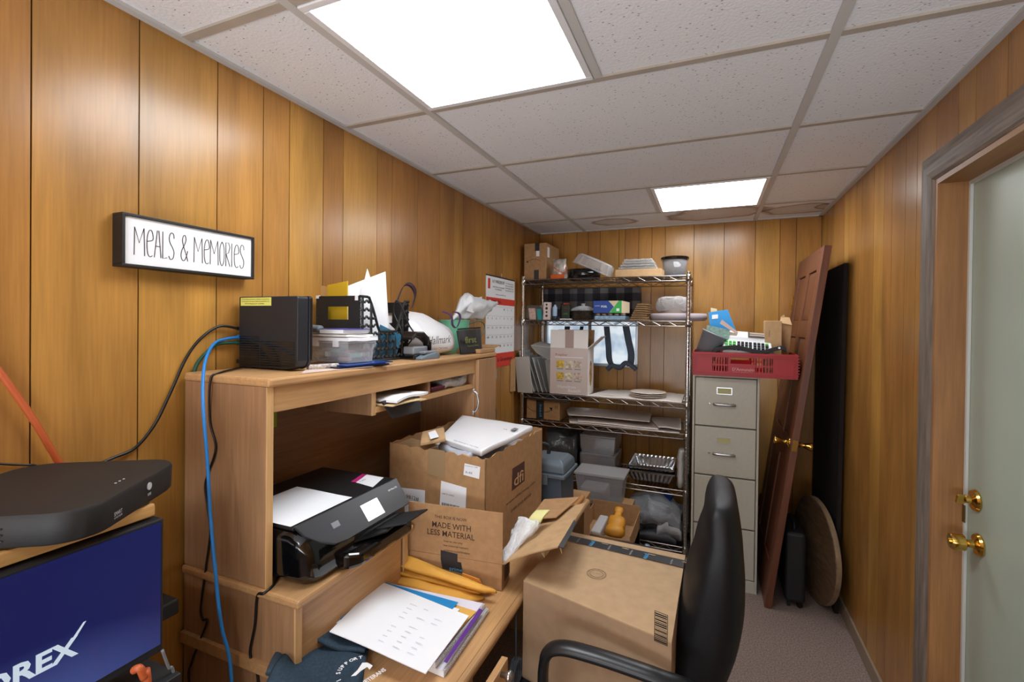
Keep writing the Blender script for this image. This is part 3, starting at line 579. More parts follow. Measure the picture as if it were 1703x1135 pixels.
# ------------------------------------------------------------------ clear craft box, binders and folders in front of the file holder
CA, CC = -3, (-1.04, 1.13, HT)
t = thing('plastic_folder', CC, 'glossy dark blue folders lying flat under the clear plastic box', 'folder')
for k, (dx, dy, a, m, c) in enumerate(((.0, .03, -16, 'navy_folder', '0e1c3a'), (.012, .05, -6, 'blue_folder', '1c3f86'))):
    MB().box(-1.13+dx, -1.0+dx*.4, 1.06+dy, 1.25+dy*1.3, HT+.004+.004*k, HT+.007+.004*k).rot(a*.6, CC).build('cover', mat(m, c, .25), t)
tag(MB().tube([at(512, 612, Z=1.417), at(562, 609, Z=1.417)], .009, 12).build('paper_roll', mat('printed_paper', 'b4aaa2', .7, noise=(120, .6))), 'small rolled leaflet on the hutch edge beside the modem', 'paper roll')
tag(MB().sheet(at(500, 622, Z=1.411), at(620, 610, Z=1.411), at(640, 600, Z=1.411), at(520, 606, Z=1.411), .0008, 2, 2).build('leaflet', mat('pinkish_paper', 'c9b3a8', .7)), 'pinkish sheet of paper under the blue folders on the hutch edge', 'paper')
t = thing('storage_box', (CC[0], CC[1], HT+.014), 'clear plastic box of craft bits on the hutch, with papers stacked on it', 'plastic box')
bx0, bx1, by0, by1, bz0, bz1 = -1.225, -1.03, 1.15, 1.266, HT+.013, HT+.075
def tray(b, x0, x1, y0, y1, z0, z1, wt, tp=.0):
    I = lambda k, z, w: [Vector((x0+w+tp*(1-k), y0+w+tp*(1-k), z)), Vector((x1-w-tp*(1-k), y0+w+tp*(1-k), z)), Vector((x1-w-tp*(1-k), y1-w-tp*(1-k), z)), Vector((x0+w+tp*(1-k), y1-w-tp*(1-k), z))]
    b.rings([I(0, z0, 0), I(1, z1, 0), I(1, z1, wt), I(0, z0+wt, wt)], cap=False); b.add(I(0, z0, 0), [(0, 1, 2, 3)]); b.add(I(0, z0+wt, wt), [(0, 1, 2, 3)]); return b
cl = clear('clear_box_plastic', amt=.10); cb = tray(MB(), bx0, bx1, by0, by1, bz0, bz1, .002, .005).rot(CA, CC).build('box_body', cl, t, bevel=.002)
MB().box(bx0-.004, bx1+.004, by0-.004, by1+.004, bz1, bz1+.007).rot(CA, CC).build('box_lid', clear('clear_lid_plastic', amt=.25, rough=.3), t, bevel=.002)
for s in (.3, .75):
    yy = bx0+(bx1-bx0)*s; MB().box(yy-.012, yy+.012, by0-.006, by0-.001, bz1-.012, bz1+.008).rot(CA, CC).build('latch', whiteS, t)
cols = ['c7a58e', 'b9c7c0', '7fae9e', 'd6d2cc', 'b48a96', 'c9b9a5', '8f5a66', 'dfe2e2']
for i in range(30):
    c = cols[i % 8]; x, y = random.uniform(bx0+.02, bx1-.02), random.uniform(by0+.02, by1-.02); z = bz0+.003+random.uniform(0, .028); w = random.uniform(.008, .016)
    o = MB().box(x-w, x+w, y-w*1.2, y+w*1.2, z, z+random.uniform(.006, .018)).rot(random.uniform(-40, 40), (x, y, z)).rot(CA, CC).build('craft_piece', mat('craft_'+c, c, .6), bevel=.003)
    tag(o, 'small coloured craft piece inside the clear plastic box on the hutch', 'craft supply', 'craft pieces in the clear box')
zz = bz1+.007
tag(MB().sheet((bx0-.01, by0-.01, zz), (bx1+.012, by0-.01, zz), (bx1+.012, by1, zz), (bx0-.01, by1, zz), .010, 4, 8, lambda u, v: .001*math.sin(v*9)).rot(CA-1, CC).build('paper_stack', whiteP), 'stack of loose white sheets lying on the clear plastic box', 'papers')
tag(MB().sheet((bx0-.005, by0-.01, zz+.012), (bx1, by0-.01, zz+.012), (bx1, by1-.005, zz+.012), (bx0-.005, by1-.005, zz+.012), .007, 4, 8, lambda u, v: .0012*math.sin(v*6+1)).rot(CA+1, CC).build('paper_stack', mat('cream_paper', 'd8d5cf', .8)), 'upper stack of cream sheets on the clear plastic box, under the blue binder', 'papers')
t = thing('binder', (CC[0], CC[1], zz+.02), 'grey and blue soft binder full of paper on top of the clear box stack', 'binder')
MB().sheet((bx0, by0-.012, zz+.023), (bx1-.01, by0-.012, zz+.023), (bx1-.01, by1-.02, zz+.023), (bx0, by1-.02, zz+.023), .012, 4, 8).rot(CA, CC).build('pages', whiteP, t)
MB().sheet((bx0+.07, by0-.012, zz+.036), (bx1, by0-.012, zz+.036), (bx1, by1-.02, zz+.036), (bx0+.07, by1-.02, zz+.036), .002, 4, 8).rot(CA, CC).build('cover', mat('violet_blue_cover', '4646a0', .5), t)
MB().tube(smoothpath([(bx0-.02, by0-.008, zz+.034), (bx0+.04, by0-.01, zz+.037), (bx0+.085, by0-.008, zz+.035)]), .014, 12, flat=.9).rot(CA, CC).build('rolled_spine', mat('grey_felt', '5e6266', .7), t, smooth=True)
# ------------------------------------------------------------------ black hanging-file holder
FA, FC = 0, Vector((-1.10, 1.282, HT))
t = thing('file_holder', FC, 'black plastic file holder with open lattice side on the hutch, full of papers', 'file holder')
def FX(b): return b.rot(FA, FC)
fw, fl, fh = .195, .283, .232; X0, X1, Y0, Y1 = FC.x-fw, FC.x, FC.y, FC.y+fl
def panel_hole(b, x0, x1, z0, z1, hx0, hx1, hz0, hz1, ya, yb):
    for q in ((x0, x1, z0, hz0), (x0, x1, hz1, z1), (x0, hx0, hz0, hz1), (hx1, x1, hz0, hz1)): b.box(q[0], q[1], ya, yb, q[2], q[3])
b = MB(); panel_hole(b, X0, X1, HT, HT+fh, X0+.05, X0+.145, HT+.15, HT+.195, Y0, Y0+.005); FX(b).build('front_panel', blackM, t)
b = MB(); panel_hole(b, X0, X1, HT, HT+fh-.01, X0+.045, X0+.12, HT+.14, HT+.18, Y1-.005, Y1); FX(b).build('back_panel', blackM, t)
for xx in (X1, X0+.004):
    b = MB(); prof_ = lambda s: fh-.002 if s < .16 else (fh-.002)-(fh*.52)*min(1, (s-.16)/.2)**1.2 if s < .36 else fh*.47 if s < .72 else fh*.47+(fh*.5)*min(1, (s-.72)/.18)
    N_ = 24; top = [Vector((xx, Y0+fl*i/N_, HT+prof_(i/N_))) for i in range(N_+1)]
    b.tube(top, .005, 6); b.tube([(xx, Y0, HT+.005), (xx, Y1, HT+.005)], .005, 6)
    for i in range(6):
        y = Y0+fl*(i+.3)/6.2; h = HT+prof_((y-Y0)/fl)
        b.tube([(xx, y, HT), (xx, y, h)], .0045, 6)
    for r_ in range(8):
        z = HT+.028*(r_+.6)
        for i in range(24):
            s0, s1 = i/24, (i+1)/24
            if z < HT+min(prof_(s0), prof_(s1)): b.tube([(xx, Y0+fl*s0, z+(.006 if i % 2 else -.004)), (xx, Y0+fl*s1, z+(-.004 if i % 2 else .006))], .0038, 5)
    FX(b).build('lattice_side', blackM, t)
FX(MB().box(X0, X1, Y0, Y1, HT, HT+.004)).build('base_panel', blackM, t)
FX(MB().box(X1-.02, X1-.008, Y0-.002, Y0+.007, HT+fh-.016, HT+fh+.001)).build('tab_holder', whiteS, t); FX(MB().box(X0+.0, X0+.012, Y0-.002, Y0+.007, HT+fh-.008, HT+fh+.003)).build('tab_holder', whiteS, t)
def leaf(name, pts, m, lb, th=.0008, fn=None, cat='paper', rot=False):
    b = MB().sheet(*pts, th, 8, 8, fn); 
    return tag(b.build(name, m, smooth=False), lb, cat)
def upr(p0, p1, y0, y1, zt0, zt1, zb=HT+.006): pass
A = lambda px, py, y: at(px, py, Y=y)
leaf('manila_folder', [FC+Vector((-.185, .03, .005)), FC+Vector((-.10, .03, .005)), A(572, 483, 1.33), A(530, 474, 1.33)], mat('tan_card', 'c29a63', .8), 'tan card folder standing at the left inside the file holder', cat='folder')
leaf('notebook', [FC+Vector((-.16, .022, .006)), FC+Vector((-.07, .022, .006)), A(579, 468, 1.32), A(546, 475, 1.32)], mat('yellow_cover', 'c9a51f', .6), 'yellow covered notebook standing in the file holder', .005, cat='notebook')
leaf('paper_sheet', [FC+Vector((-.12, .06, .006)), FC+Vector((-.02, .09, .006)), A(622, 480, 1.40), A(611, 447, 1.38)], whiteP, 'tall white sheet leaning up out of the file holder, left of the curled one', .0008)
b = MB().sheet(FC+Vector((-.10, .05, .006)), FC+Vector((-.014, .19, .012)), A(641, 452, 1.45), A(573, 478, 1.33), .0008, 10, 10, lambda u, v: -.014*math.sin(math.pi*u)*v)
tag(b.build('paper_sheet', whiteP, smooth=True), 'curled white typed sheet sticking highest out of the file holder', 'paper')
tag(MB().sheet(FC+Vector((-.02, .10, .006)), FC+Vector((-.01, .215, .006)), A(668, 558, 1.50), A(632, 540, 1.42), .001, 4, 4).build('leaflet', mat('teal_leaflet', '2c6f94', .5, noise=(25, .6))), 'blue printed leaflet low inside the lattice side of the file holder', 'leaflet')
tag(MB().tube(smoothpath([FC+Vector((-.09, .25, .02)), A(668, 560, 1.5), A(655, 520, 1.5), A(662, 500, 1.5), A(680, 540, 1.53), A(688, 560, 1.54), FC+Vector((-.02, .25, .02))]), .003).build('coiled_cord', cordK, smooth=True), 'black cord looped inside the far end of the file holder', 'cable')
# ------------------------------------------------------------------ stapler-like hole punch and grey stapler
t = thing('hole_punch', at(700, 597, Z=HT), 'black hole punch with a raised lever beside the file holder', 'hole punch')
c = Vector((-1.06, 1.575, HT))
MB().box(c.x-.06, c.x+.03, c.y-.07, c.y+.06, HT, HT+.018).build('base', blackG, t, bevel=.005)
MB().poly([(c.x-.03, c.y-.06, HT+.018), (c.x+.02, c.y-.06, HT+.018), (c.x+.02, c.y-.06, HT+.05), (c.x-.03, c.y-.06, HT+.05)], (0, .10, 0)).build('punch_body', greyM, t, bevel=.006)
MB().rings([[Vector((c.x-.035, y, z)), Vector((c.x+.028, y, z)), Vector((c.x+.028, y, z+h)), Vector((c.x-.035, y, z+h))] for y, z, h in ((c.y-.075, HT+.075, .012), (c.y-.05, HT+.09, .018), (c.y, HT+.087, .02), (c.y+.035, HT+.06, .026), (c.y+.055, HT+.02, .04))]).build('lever', mat('brown_black_plastic', '1d1613', .35), t, bevel=.004)
t = thing('stapler', (-1.0, 1.60, HT), 'low grey stapler lying at the front edge of the hutch top', 'stapler')
p = at(718, 601, Z=HT); 
MB().rings([[Vector((x0_, y, HT)), Vector((x1_, y, HT)), Vector((x1_, y, HT+h)), Vector((x0_, y, HT+h))] for y, x0_, x1_, h in ((1.515, -1.035, -1.005, .008), (1.56, -1.04, -1.0, .02), (1.61, -1.04, -.997, .026), (1.64, -1.035, -1.0, .018))]).build('base', mat('blue_grey_plastic', '6d7a85', .45), t, bevel=.003)
MB().box(-1.033, -1.007, 1.54, 1.63, HT+.022, HT+.032).build('arm', greyM, t, bevel=.003)
# ------------------------------------------------------------------ white shopping bag with purple handles
t = thing('shopping_bag', (-1.15, 1.75, HT), 'crumpled white shopping bag with dark purple ribbon handles on the hutch', 'bag')
# profile sections along y, bag body slumps
def bagring(z, cx, cy, hx, hy, n=28, w=.0):
    out = []
    for k in range(n):
        a = 2*math.pi*k/n; s = 1+w*math.sin(5*a+z*40)+w*.6*math.sin(9*a-z*25); x = math.copysign(abs(math.cos(a))**.45, math.cos(a))*hx*s; y = math.copysign(abs(math.sin(a))**.45, math.sin(a))*hy*s
        out.append(Vector((cx+x, cy+y, z)))
    return out
bagM = mat('white_bag_plastic', 'e4e4e8', .35, bump=(14, .5, .01))
b = MB().rings([bagring(HT, -1.15, 1.74, .075, .14), bagring(HT+.02, -1.15, 1.74, .095, .165, w=.02), bagring(HT+.07, -1.15, 1.73, .095, .175, w=.03), bagring(HT+.12, -1.16, 1.72, .09, .17, w=.06), bagring(HT+.155, -1.18, 1.69, .07, .14, w=.08), bagring(HT+.185, -1.2, 1.65, .045, .10, w=.1), bagring(HT+.19, -1.2, 1.64, .02, .05)])
crumple(b, .02, 9).build('bag_body', bagM, t, smooth=True, sub=1)
purM = mat('purple_ribbon', '2e1424', .4)
def ribbon(pts, w, dirv): 
    P = smoothpath(pts); d = Vector(dirv)*w; n_ = Vector((.002, 0, 0)) if abs(dirv[0]) < .5 else Vector((0, .002, 0))
    return MB().rings([[p-d, p+d, p+d+n_, p-d+n_] for p in P])
R_ = lambda px, py, x=-1.17: at(px, py, X=x)
ribbon([R_(658, 508), R_(664, 490), R_(672, 475), R_(682, 474), R_(690, 486), R_(688, 500), R_(684, 512)], .012, (0, .75, .66)).build('handle', purM, t, smooth=True)
R2 = lambda px, py: at(px, py, X=-1.045)
ribbon([R2(742, 516)+Vector((-.02, 0, -.005)), R2(750, 525), R2(752, 540), R2(759, 545), R2(765, 530), R2(762, 521), R2(752, 519)], .008, (0, .9, .3)).build('handle', mat('purple_ribbon_light', '4c2a55', .4), t, smooth=True)
gold = mat('gold_brown_print', '4a463c', .5)
text('Hallmark', gold, t, at(711, 574, X=-1.02), (0, 1, .02), (0, 0, 1), .034, .18, shear=.3)
text('GOLD CROWN', gold, t, at(716, 583, X=-1.02), (0, 1, .0), (0, 0, 1), .009, .13)
# ------------------------------------------------------------------ black zip pouch, green pail, poly mailer, brown packet
t = thing('bank_pouch', (-1.02, 2.02, HT), 'black zip pouch with faded green lettering standing against the green pail', 'pouch')
a0, a1 = at(742, 589, X=-1.03), at(786, 588, X=-1.01)
MB().sheet((-1.03, 1.86, HT+.002), (-1.02, 2.045, HT+.002), (-1.045, 2.075, HT+.115), (-1.055, 1.865, HT+.108), .012, 8, 6, lambda u, v: .003*math.sin(u*6)).build('pouch_body', mat('black_vinyl', '0b0c10', .4, bump=(200, .2, .001)), t, bevel=.003)
MB().tube([(-1.046, 1.865, HT+.115), (-1.036, 2.07, HT+.122)], .004, 6).build('zip', blackG, t)
gl = mat('faded_green_print', '6f7d32', .6)
text('first', gl, t, (-1.012, 1.875, HT+.052), (.03, 1, .02), (-.15, 0, 1), .03, .105, bold=.01)
text('Keystone Bank', gl, t, (-1.008, 1.89, HT+.035), (.03, 1, .02), (-.15, 0, 1), .009, .105)
t = thing('pail', (-1.17, 2.05, HT), 'mint green metal pail with wire handle at the far end of the hutch', 'bucket')
mint = mat('mint_enamel', '6fb594', .35)
MB().lathe([(0, 0), (.06, 0), (.063, .004), (.072, .085), (.072, .09), (.074, .13), (.077, .155), (.079, .158), (.074, .158), (.070, .13), (.06, .006), (0, .006)], (-1.17, 2.05, HT), 32).build('pail_body', mint, t, smooth=True)
for z in (.115, .122): MB().lathe([(.0735, 0), (.0752, .001), (.0735, .003)], (-1.17, 2.05, HT+z), 32, cap=False).build('rim_band', mint, t, smooth=True)
MB().tube(smoothpath([(-1.11, 2.095, HT+.14), (-1.08, 2.15, HT+.155), (-1.07, 2.19, HT+.13), (-1.08, 2.17, HT+.08), (-1.11, 2.11, HT+.045)]), .0035).build('handle', mat('green_grey_wire', '5d7466', .4, .5), t, smooth=True)
t = thing('poly_mailer', (-1.16, 2.06, HT+.14), 'grey white plastic mailer bag stuffed into the mint green pail', 'mailer bag')
pp = [at(x, y, X=-1.15) for x, y in ((748, 532), (798, 532), (824, 504), (770, 488))]
b = MB().sheet(*pp, .018, 14, 12, lambda u, v: .02*math.sin(math.pi*u)*math.sin(math.pi*v)); crumple(b, .014, 22).build('mailer_body', mat('grey_white_poly', 'd3d6da', .35, bump=(25, .4, .006)), t, smooth=True)
pl = [Vector(p)+Vector((.036, 0, 0)) for p in (at(765, 517, X=-1.15), at(777, 521, X=-1.15), at(782, 509, X=-1.15), at(772, 503, X=-1.15))]
MB().sheet(*pl, .0008, 2, 2).build('label', whiteP, t)
t = thing('cardboard_packet', (-1.06, 2.12, HT), 'flat brown cardboard packet with a white label at the far end of the hutch', 'packet')
q = [at(783, 590, Z=HT+.003), at(805, 589, Z=HT+.003)]
MB().box(-1.12, -.99, 1.985, 2.15, HT+.001, HT+.02).build('packet_body', cardM, t, bevel=.003)
MB().poly([(-1.11, 2.14, HT+.02), (-.99, 2.14, HT+.02), (-1.0, 2.235, HT+.03), (-1.10, 2.235, HT+.03)], (0, 0, .003)).build('flap', cardM, t)
rect(whiteP, t, (-1.04, 2.04, HT+.0202), (0, 1, 0), (-1, 0, .0), .06, .04)
# ------------------------------------------------------------------ wall calendar
t = thing('wall_calendar', (XL+.006, 2.96, 1.3), 'white and red paper wall calendar on the left wall past the hutch', 'calendar')
cy0, cy1 = at(809, 480, X=XL+.006).y, at(856, 480, X=XL+.006).y; zt, zb = at(809, 457, X=XL+.006).z, at(822, 612, X=XL+.006).z; cx = XL+.005
MB().box(XL+.0005, cx, cy0, cy1, zb, zt).build('sheet', whiteP, t)
MB().box(XL+.0005, cx+.002, cy0, cy1, zt-.003, zt+.005).build('hanger_bar', blackM, t)
MB().tube([(cx, (cy0+cy1)/2, zt+.004), (cx, (cy0+cy1)/2, zt+.03)], .002, 6).build('hook', steel, t)
redb = mat('calendar_red', 'cf3a28', .7); cw = cy1-cy0; H_ = zt-zb
rect(redb, t, (cx, cy0, zt-H_*.305), (0, 1, 0), (0, 0, 1), cw, H_*.075, 'month_band'); rect(redb, t, (cx, cy0, zb), (0, 1, 0), (0, 0, 1), cw, H_*.155, 'greeting_band')
T = lambda s, u, v, h, w, m=inkM: text(s, m, t, (cx+.0008, cy0+cw*u, zb+H_*v), (0, 1, 0), (0, 0, 1), h, cw*w)
T('A.F. WENDROFF', .18, .93, .022, .42); T('HEATING & COOLING', .2, .88, .009, .4); T('PLUMBING', .28, .855, .009, .22); T('www.wendroff.com', .3, .80, .009, .35)
for i, s in enumerate(('110 Reading Place', 'Montrose, MI 48457', 'Flushing (810) 639', 'Fax 810-639-2446')): T(s, .64, .945-i*.028, .009, .31)
MB().box(cx, cx+.001, cy0+cw*.05, cy0+cw*.12, zt-H_*.14, zt-H_*.03).build('printed_figure', redb, t)
T('DECEMBER 2022', .04, .715, .018, .45, mat('dark_red_ink', '5c1410', .7))
T('Season\'s Greetings', .04, .06, .03, .88)
for r_ in range(5):
    for c_ in range(7):
        d_ = r_*7+c_-3
        if 1 <= d_ <= 31: T(str(d_), .04+c_*.137, .635-r_*.103, .014, .05 if d_ > 9 else .022)
b = MB()
for r_ in range(5): b.box(cx, cx+.0006, cy0+.005, cy1-.005, zb+H_*(.67-r_*.103), zb+H_*(.67-r_*.103)+.001)
b.build('grid_lines', greyM, t)
# ------------------------------------------------------------------ things in the hutch cubby
tag(MB().sheet((-1.25, yb+.02, 1.273), (-.96, yb+.02, 1.273), (-.94, yb+.19, 1.273), (-1.25, yb+.2, 1.273), .004, 6, 6, lambda u, v: .004*u*math.sin(v*3)).build('envelope', manila), 'cream envelope sticking out of the hutch cubby, at the bottom', 'envelope')
tag(MB().sheet((-1.25, yb+.03, 1.285), (-.95, yb+.03, 1.284), (-.965, yb+.24, 1.293), (-1.25, yb+.2, 1.285), .008, 6, 6, lambda u, v: .006*math.sin(v*5)*u).build('envelope', whiteP), 'bulky white opened envelopes on top of the cream one in the cubby', 'envelope')
tag(MB().box(-1.2, -1.03, ym+.04, ym+.16, 1.272, 1.292).build('wallet', mat('crimson_leather', '5e1330', .5), bevel=.006), 'dark crimson wallet in the right part of the hutch cubby', 'wallet')
b = MB().sheet((-1.2, ym+.14, 1.275), (-1.03, ym+.13, 1.275), (-1.03, 1.93, 1.275), (-1.2, 1.93, 1.275), .035, 10, 10, lambda u, v: .01*math.sin(u*9)*math.sin(v*8)); crumple(b, .01)
tag(b.build('plastic_bag', clear('bag_film', amt=.3, bump=(40, .8)), smooth=True), 'crumpled clear plastic bag in the right part of the hutch cubby', 'bag')
tag(MB().box(-1.24, -1.06, ym+.05, 1.92, 1.32, 1.345).rot(-4, (-1.1, 1.85, 1.33), 'X').build('document_folder', mat('navy_cloth', '151a30', .7)), 'dark navy folder lying above the crimson wallet in the cubby', 'folder')
# clipboard-like dark tray hanging under the cubby
pp = [at(633, 668, X=-1.0), at(652, 697, X=-.99), at(699, 684, X=-.99), at(694, 655, X=-1.02)]
tag(MB().sheet(*pp, .006, 6, 6, lambda u, v: .003*math.sin(v*3)).build('document_tray', mat('dark_grey_plastic', '24262a', .4)), 'dark grey plastic document tray hanging under the hutch cubby', 'tray')
# ------------------------------------------------------------------ printer on the riser (faces +X)
RZ = .89
t = thing('printer', (-1.1, 1.08, RZ), 'black inkjet printer with a white sheet on its lid, on the desk riser', 'printer')
PX0, PX1, PY0, PY1, PZ = -1.255, -.895, .862, 1.285, RZ+.150
# body: loft through x sections; outer lid overhang, front slopes
def psec(x, z0, z1, y0, y1, r=.02):
    return [Vector((x, y, z)) for y, z in ((y0+r, z0), (y1-r, z0), (y1, z0+r), (y1, z1-r), (y1-r, z1), (y0+r, z1), (y0, z1-r), (y0, z0+r))]
MB().rings([psec(PX0, RZ+.005, PZ-.012, PY0+.02, PY1-.02), psec(PX0+.03, RZ+.001, PZ-.01, PY0, PY1), psec(-.96, RZ+.001, PZ-.01, PY0, PY1), psec(-.925, RZ+.002, PZ-.024, PY0+.004, PY1-.002), psec(-.905, RZ+.006, PZ-.05, PY0+.016, PY1-.008), psec(-.895, RZ+.014, PZ-.09, PY0+.04, PY1-.02)]).build('printer_body', blackG, t, bevel=.012, smooth=True, segs=3)
MB().rings([psec(PX0+.005, PZ-.012, PZ, PY0+.008, PY1-.008, .004), psec(-.945, PZ-.012, PZ, PY0+.004, PY1-.004, .004)]).build('scanner_lid', mat('textured_black_lid', '101114', .5, bump=(350, .4, .0008)), t, bevel=.002)
# sloping control panel
cpm = mat('charcoal_control_panel', '26272b', .35)
c1, c2, c3, c4 = (-.988, PY0+.03, PZ+.0005), (-.988, PY1-.004, PZ+.0005), (-.925, PY1-.01, PZ-.085), (-.915, PY0+.075, PZ-.088)
pv = [Vector(c) for c in ((-.943, PY0+.006, PZ+.001), (-.943, PY1-.004, PZ+.001), (-.885, PY1-.012, PZ-.072), (-.885, PY0+.13, PZ-.072), (-.889, PY0+.09, PZ-.067), (-.903, PY0+.05, PZ-.05), (-.922, PY0+.02, PZ-.026))]
nn = (pv[2]-pv[0]).cross(pv[1]-pv[0]).normalized(); nn = nn if nn.x > 0 else -nn
MB().poly([p-nn*.006 for p in pv], nn*.007).build('control_panel', cpm, t, bevel=.002)
def onp(u, v): return Vector((-.943+.058*v, PY0+.0+(PY1-PY0)*u, PZ+.0022-.073*v))
dn = Vector((-.058, 0, .073)).normalized()
MB().poly([onp(.53, .86), onp(.70, .86), onp(.70, .32), onp(.53, .32)], nn*.002).build('display', mat('lit_display', (.95, .96, 1), .2, emit=1.1), t)
MB().poly([onp(.25, .55), onp(.31, .55), onp(.31, .38), onp(.25, .38)], nn*.0012).build('button', greyM, t)
text('ENVY Photo 7155', steel, t, onp(.84, .32), (0, 1, 0), dn, .005, .042)
# output tray
MB().rings([[Vector((x, y, z)) for y, z in ((1.0-w, z0), (1.235, z0), (1.235, z1), (1.0-w, z1))] for x, w, z0, z1 in ((-.93, .03, RZ+.006, RZ+.05), (-.87, .03, RZ+.008, RZ+.05), (-.845, .0, RZ+.012, RZ+.045))]).build('paper_tray', blackG, t, bevel=.008)
MB().poly([(-.885, 1.11, RZ+.056), (-.885, 1.24, RZ+.056), (-.79, 1.235, RZ+.085), (-.79, 1.125, RZ+.085)], (0, 0, .006)).build('output_tray', blackM, t, bevel=.002)
MB().poly([(-.90, 1.02, RZ+.052), (-.90, 1.245, RZ+.052), (-.86, 1.245, RZ+.062), (-.84, 1.10, RZ+.062)], (0, 0, .005)).build('output_tray', blackP, t)
l = [at(x, y, Z=PZ+.0015) for x, y in ((592, 803), (620, 811), (638, 795), (610, 790))]
MB().poly(l, (0, 0, .0006)).build('label', whiteS, t)
m_ = mat('magenta_label', 'b01e6c', .5); l2 = [at(x, y, Z=PZ+.0022) for x, y in ((577, 803), (583, 807), (628, 793), (615, 789))]
MB().poly([l[0], l[0]+(l[3]-l[0])*1.0, l[3]+Vector((-.018, -.0, 0)), l[0]+Vector((-.018, -.002, 0))], (0, 0, .0008)).build('label', m_, t)
text('3 year', inkM, t, l[0]+Vector((.012, .006, .0012)), (0, 1, 0), (-1, 0, 0), .008, .03)
sh = [at(x, y, Z=PZ+.002) for x, y in ((440, 858), (500, 869), (586, 826), (482, 805))]
sh[0] = Vector((-1.14, PY0-.0, PZ+.002)); 
tag(MB().sheet((-1.165, PY0+.002, PZ+.002), (-.95, PY0+.002, PZ+.002), (-.95, 1.082, PZ+.002), (-1.165, 1.082, PZ+.002), .0006, 4, 4, lambda u, v: .0006*math.sin(u*6)).build('paper_sheet', whiteP), 'white sheet of paper lying on the printer lid', 'paper')
# ------------------------------------------------------------------ big torn carton with mailers in it
t = thing('carton', (-.88, 1.72, DT), 'large torn brown carton on the desk, dark square logo on its side', 'box')
DZ1 = 1.095
FL, FR = at(648, 737, Z=DZ1), at(808, 764, Z=DZ1); BR = at(902, 713, Z=DZ1); BL = FL+(BR-FR)
BL = Vector((BL.x, BL.y, DZ1))
def wall(a, b_, z0, z1, th, inward, torn=True, n=26, m=cardM):
    a, b_ = Vector(a), Vector(b_); iw = Vector(inward).normalized()*th; lo = []; hi = []
    for i in range(n+1):
        p = a+(b_-a)*(i/n); lo.append(Vector((p.x, p.y, z0))); h = z1+(random.uniform(-.006, .004) if torn and 0 < i < n else 0); hi.append(Vector((p.x, p.y, h)))
    mb = MB()
    mb.rings([[lo[i], lo[i]+iw, hi[i]+iw+Vector((0, 0, random.uniform(-.003, .003) if torn else 0)), hi[i]] for i in range(n+1)])
    return mb
iy = (BL-FL).normalized(); ix = (FR-FL).normalized()
wall(FL, FR, DT, DZ1, .004, iy).build('front_panel', cardM, t); wall(FR, BR, DT, DZ1, .004, -ix).build('side_panel', cardM, t)
wall(FL, BL, DT, DZ1, .004, ix).build('side_panel', cardM, t); wall(BL, BR, DT, DZ1, .004, -iy).build('back_panel', cardM, t)
MB().poly([Vector((p.x, p.y, DT+.001)) for p in (FL, FR, BR, BL)], (0, 0, .004)).build('bottom_panel', cardM, t)
MB().rings([[p+Vector((0, 0, z)) for p in (FL+iy*.002, FL+iy*.002+ix*.16, FL+ix*.16+iy*.1, FL+iy*.13)] for z in (-.012, -.009)]).build('torn_flap', card2, t)
fp = lambda x, y: at(x, y, Y=(FL.y+FR.y)/2)
def onfront(px, py):                          # point on the front panel plane
    n_ = Vector((ix.y, -ix.x, 0)); d = (at(px, py, Y=1.0)-Vector((0, 0, EYE))); k_ = (FL-Vector((0, 0, EYE))).dot(n_)/d.dot(n_); return Vector((0, 0, EYE))+d*k_+n_*.0006
def onside(px, py):
    n_ = Vector((iy.y, -iy.x, 0)); d = (at(px, py, Y=1.0)-Vector((0, 0, EYE))); k_ = (FR-Vector((0, 0, EYE))).dot(n_)/d.dot(n_); return Vector((0, 0, EYE))+d*k_+n_*.0006
def quadlab(f, pts, m, name='label', par=t):
    P = [f(*p) for p in pts]; n_ = (P[1]-P[0]).cross(P[3]-P[0]).normalized(); n_ = n_ if n_.dot(Vector((0, 0, EYE))-P[0]) > 0 else -n_
    return MB().poly(P, n_*.0006).build(name, m, par)
quadlab(onfront, [(731, 847), (774, 862), (776, 812), (734, 800)], whiteP); quadlab(onfront, [(771, 790), (797, 797), (799, 777), (773, 771)], whiteP)
quadlab(onfront, [(655, 860), (706, 872), (707, 816), (664, 811)], whiteP)
quadlab(onfront, [(711, 789), (740, 796), (740, 750), (713, 746)], mat('old_parcel_tape', '9c8160', .3), 'tape')
q = quadlab(onside, [(851, 817), (872, 800), (872, 767), (852, 780)], mat('brown_logo', '4b3024', .7), 'printed_logo')
sd = (BR-FR).normalized(); fu = Vector((0, 0, 1))
o_ = onside(854, 810)+ix*.0008; w_ = (onside(870, 795)-onside(853, 810)); text('dfi', mat('logo_tan', 'c09a72', .8), t, o_, sd, fu, .046, w_.length*.92, bold=.01)
a_, b_ = onside(841, 842), onside(899, 808); text('www.dfiforming.com', brownink, t, a_, sd, fu, .011, (b_-a_).dot(sd)*.8)
a_, b_ = onside(849, 853), onside(890, 828); text('248.352.8100', brownink, t, a_, sd, fu, .011, (b_-a_).dot(sd)*.8)
text('SBN-9812#', inkM, t, onfront(659, 825), ix, fu, .015, .108*1.0); text('Made To Export Quality', greyM, t, onfront(672, 833), ix, fu, .006, .085)
text('Scan and ship', inkM, t, onfront(662, 866), ix, fu, .006, .05)
text('X-4X', inkM, t, onfront(774, 787), ix, fu, .008, .03)
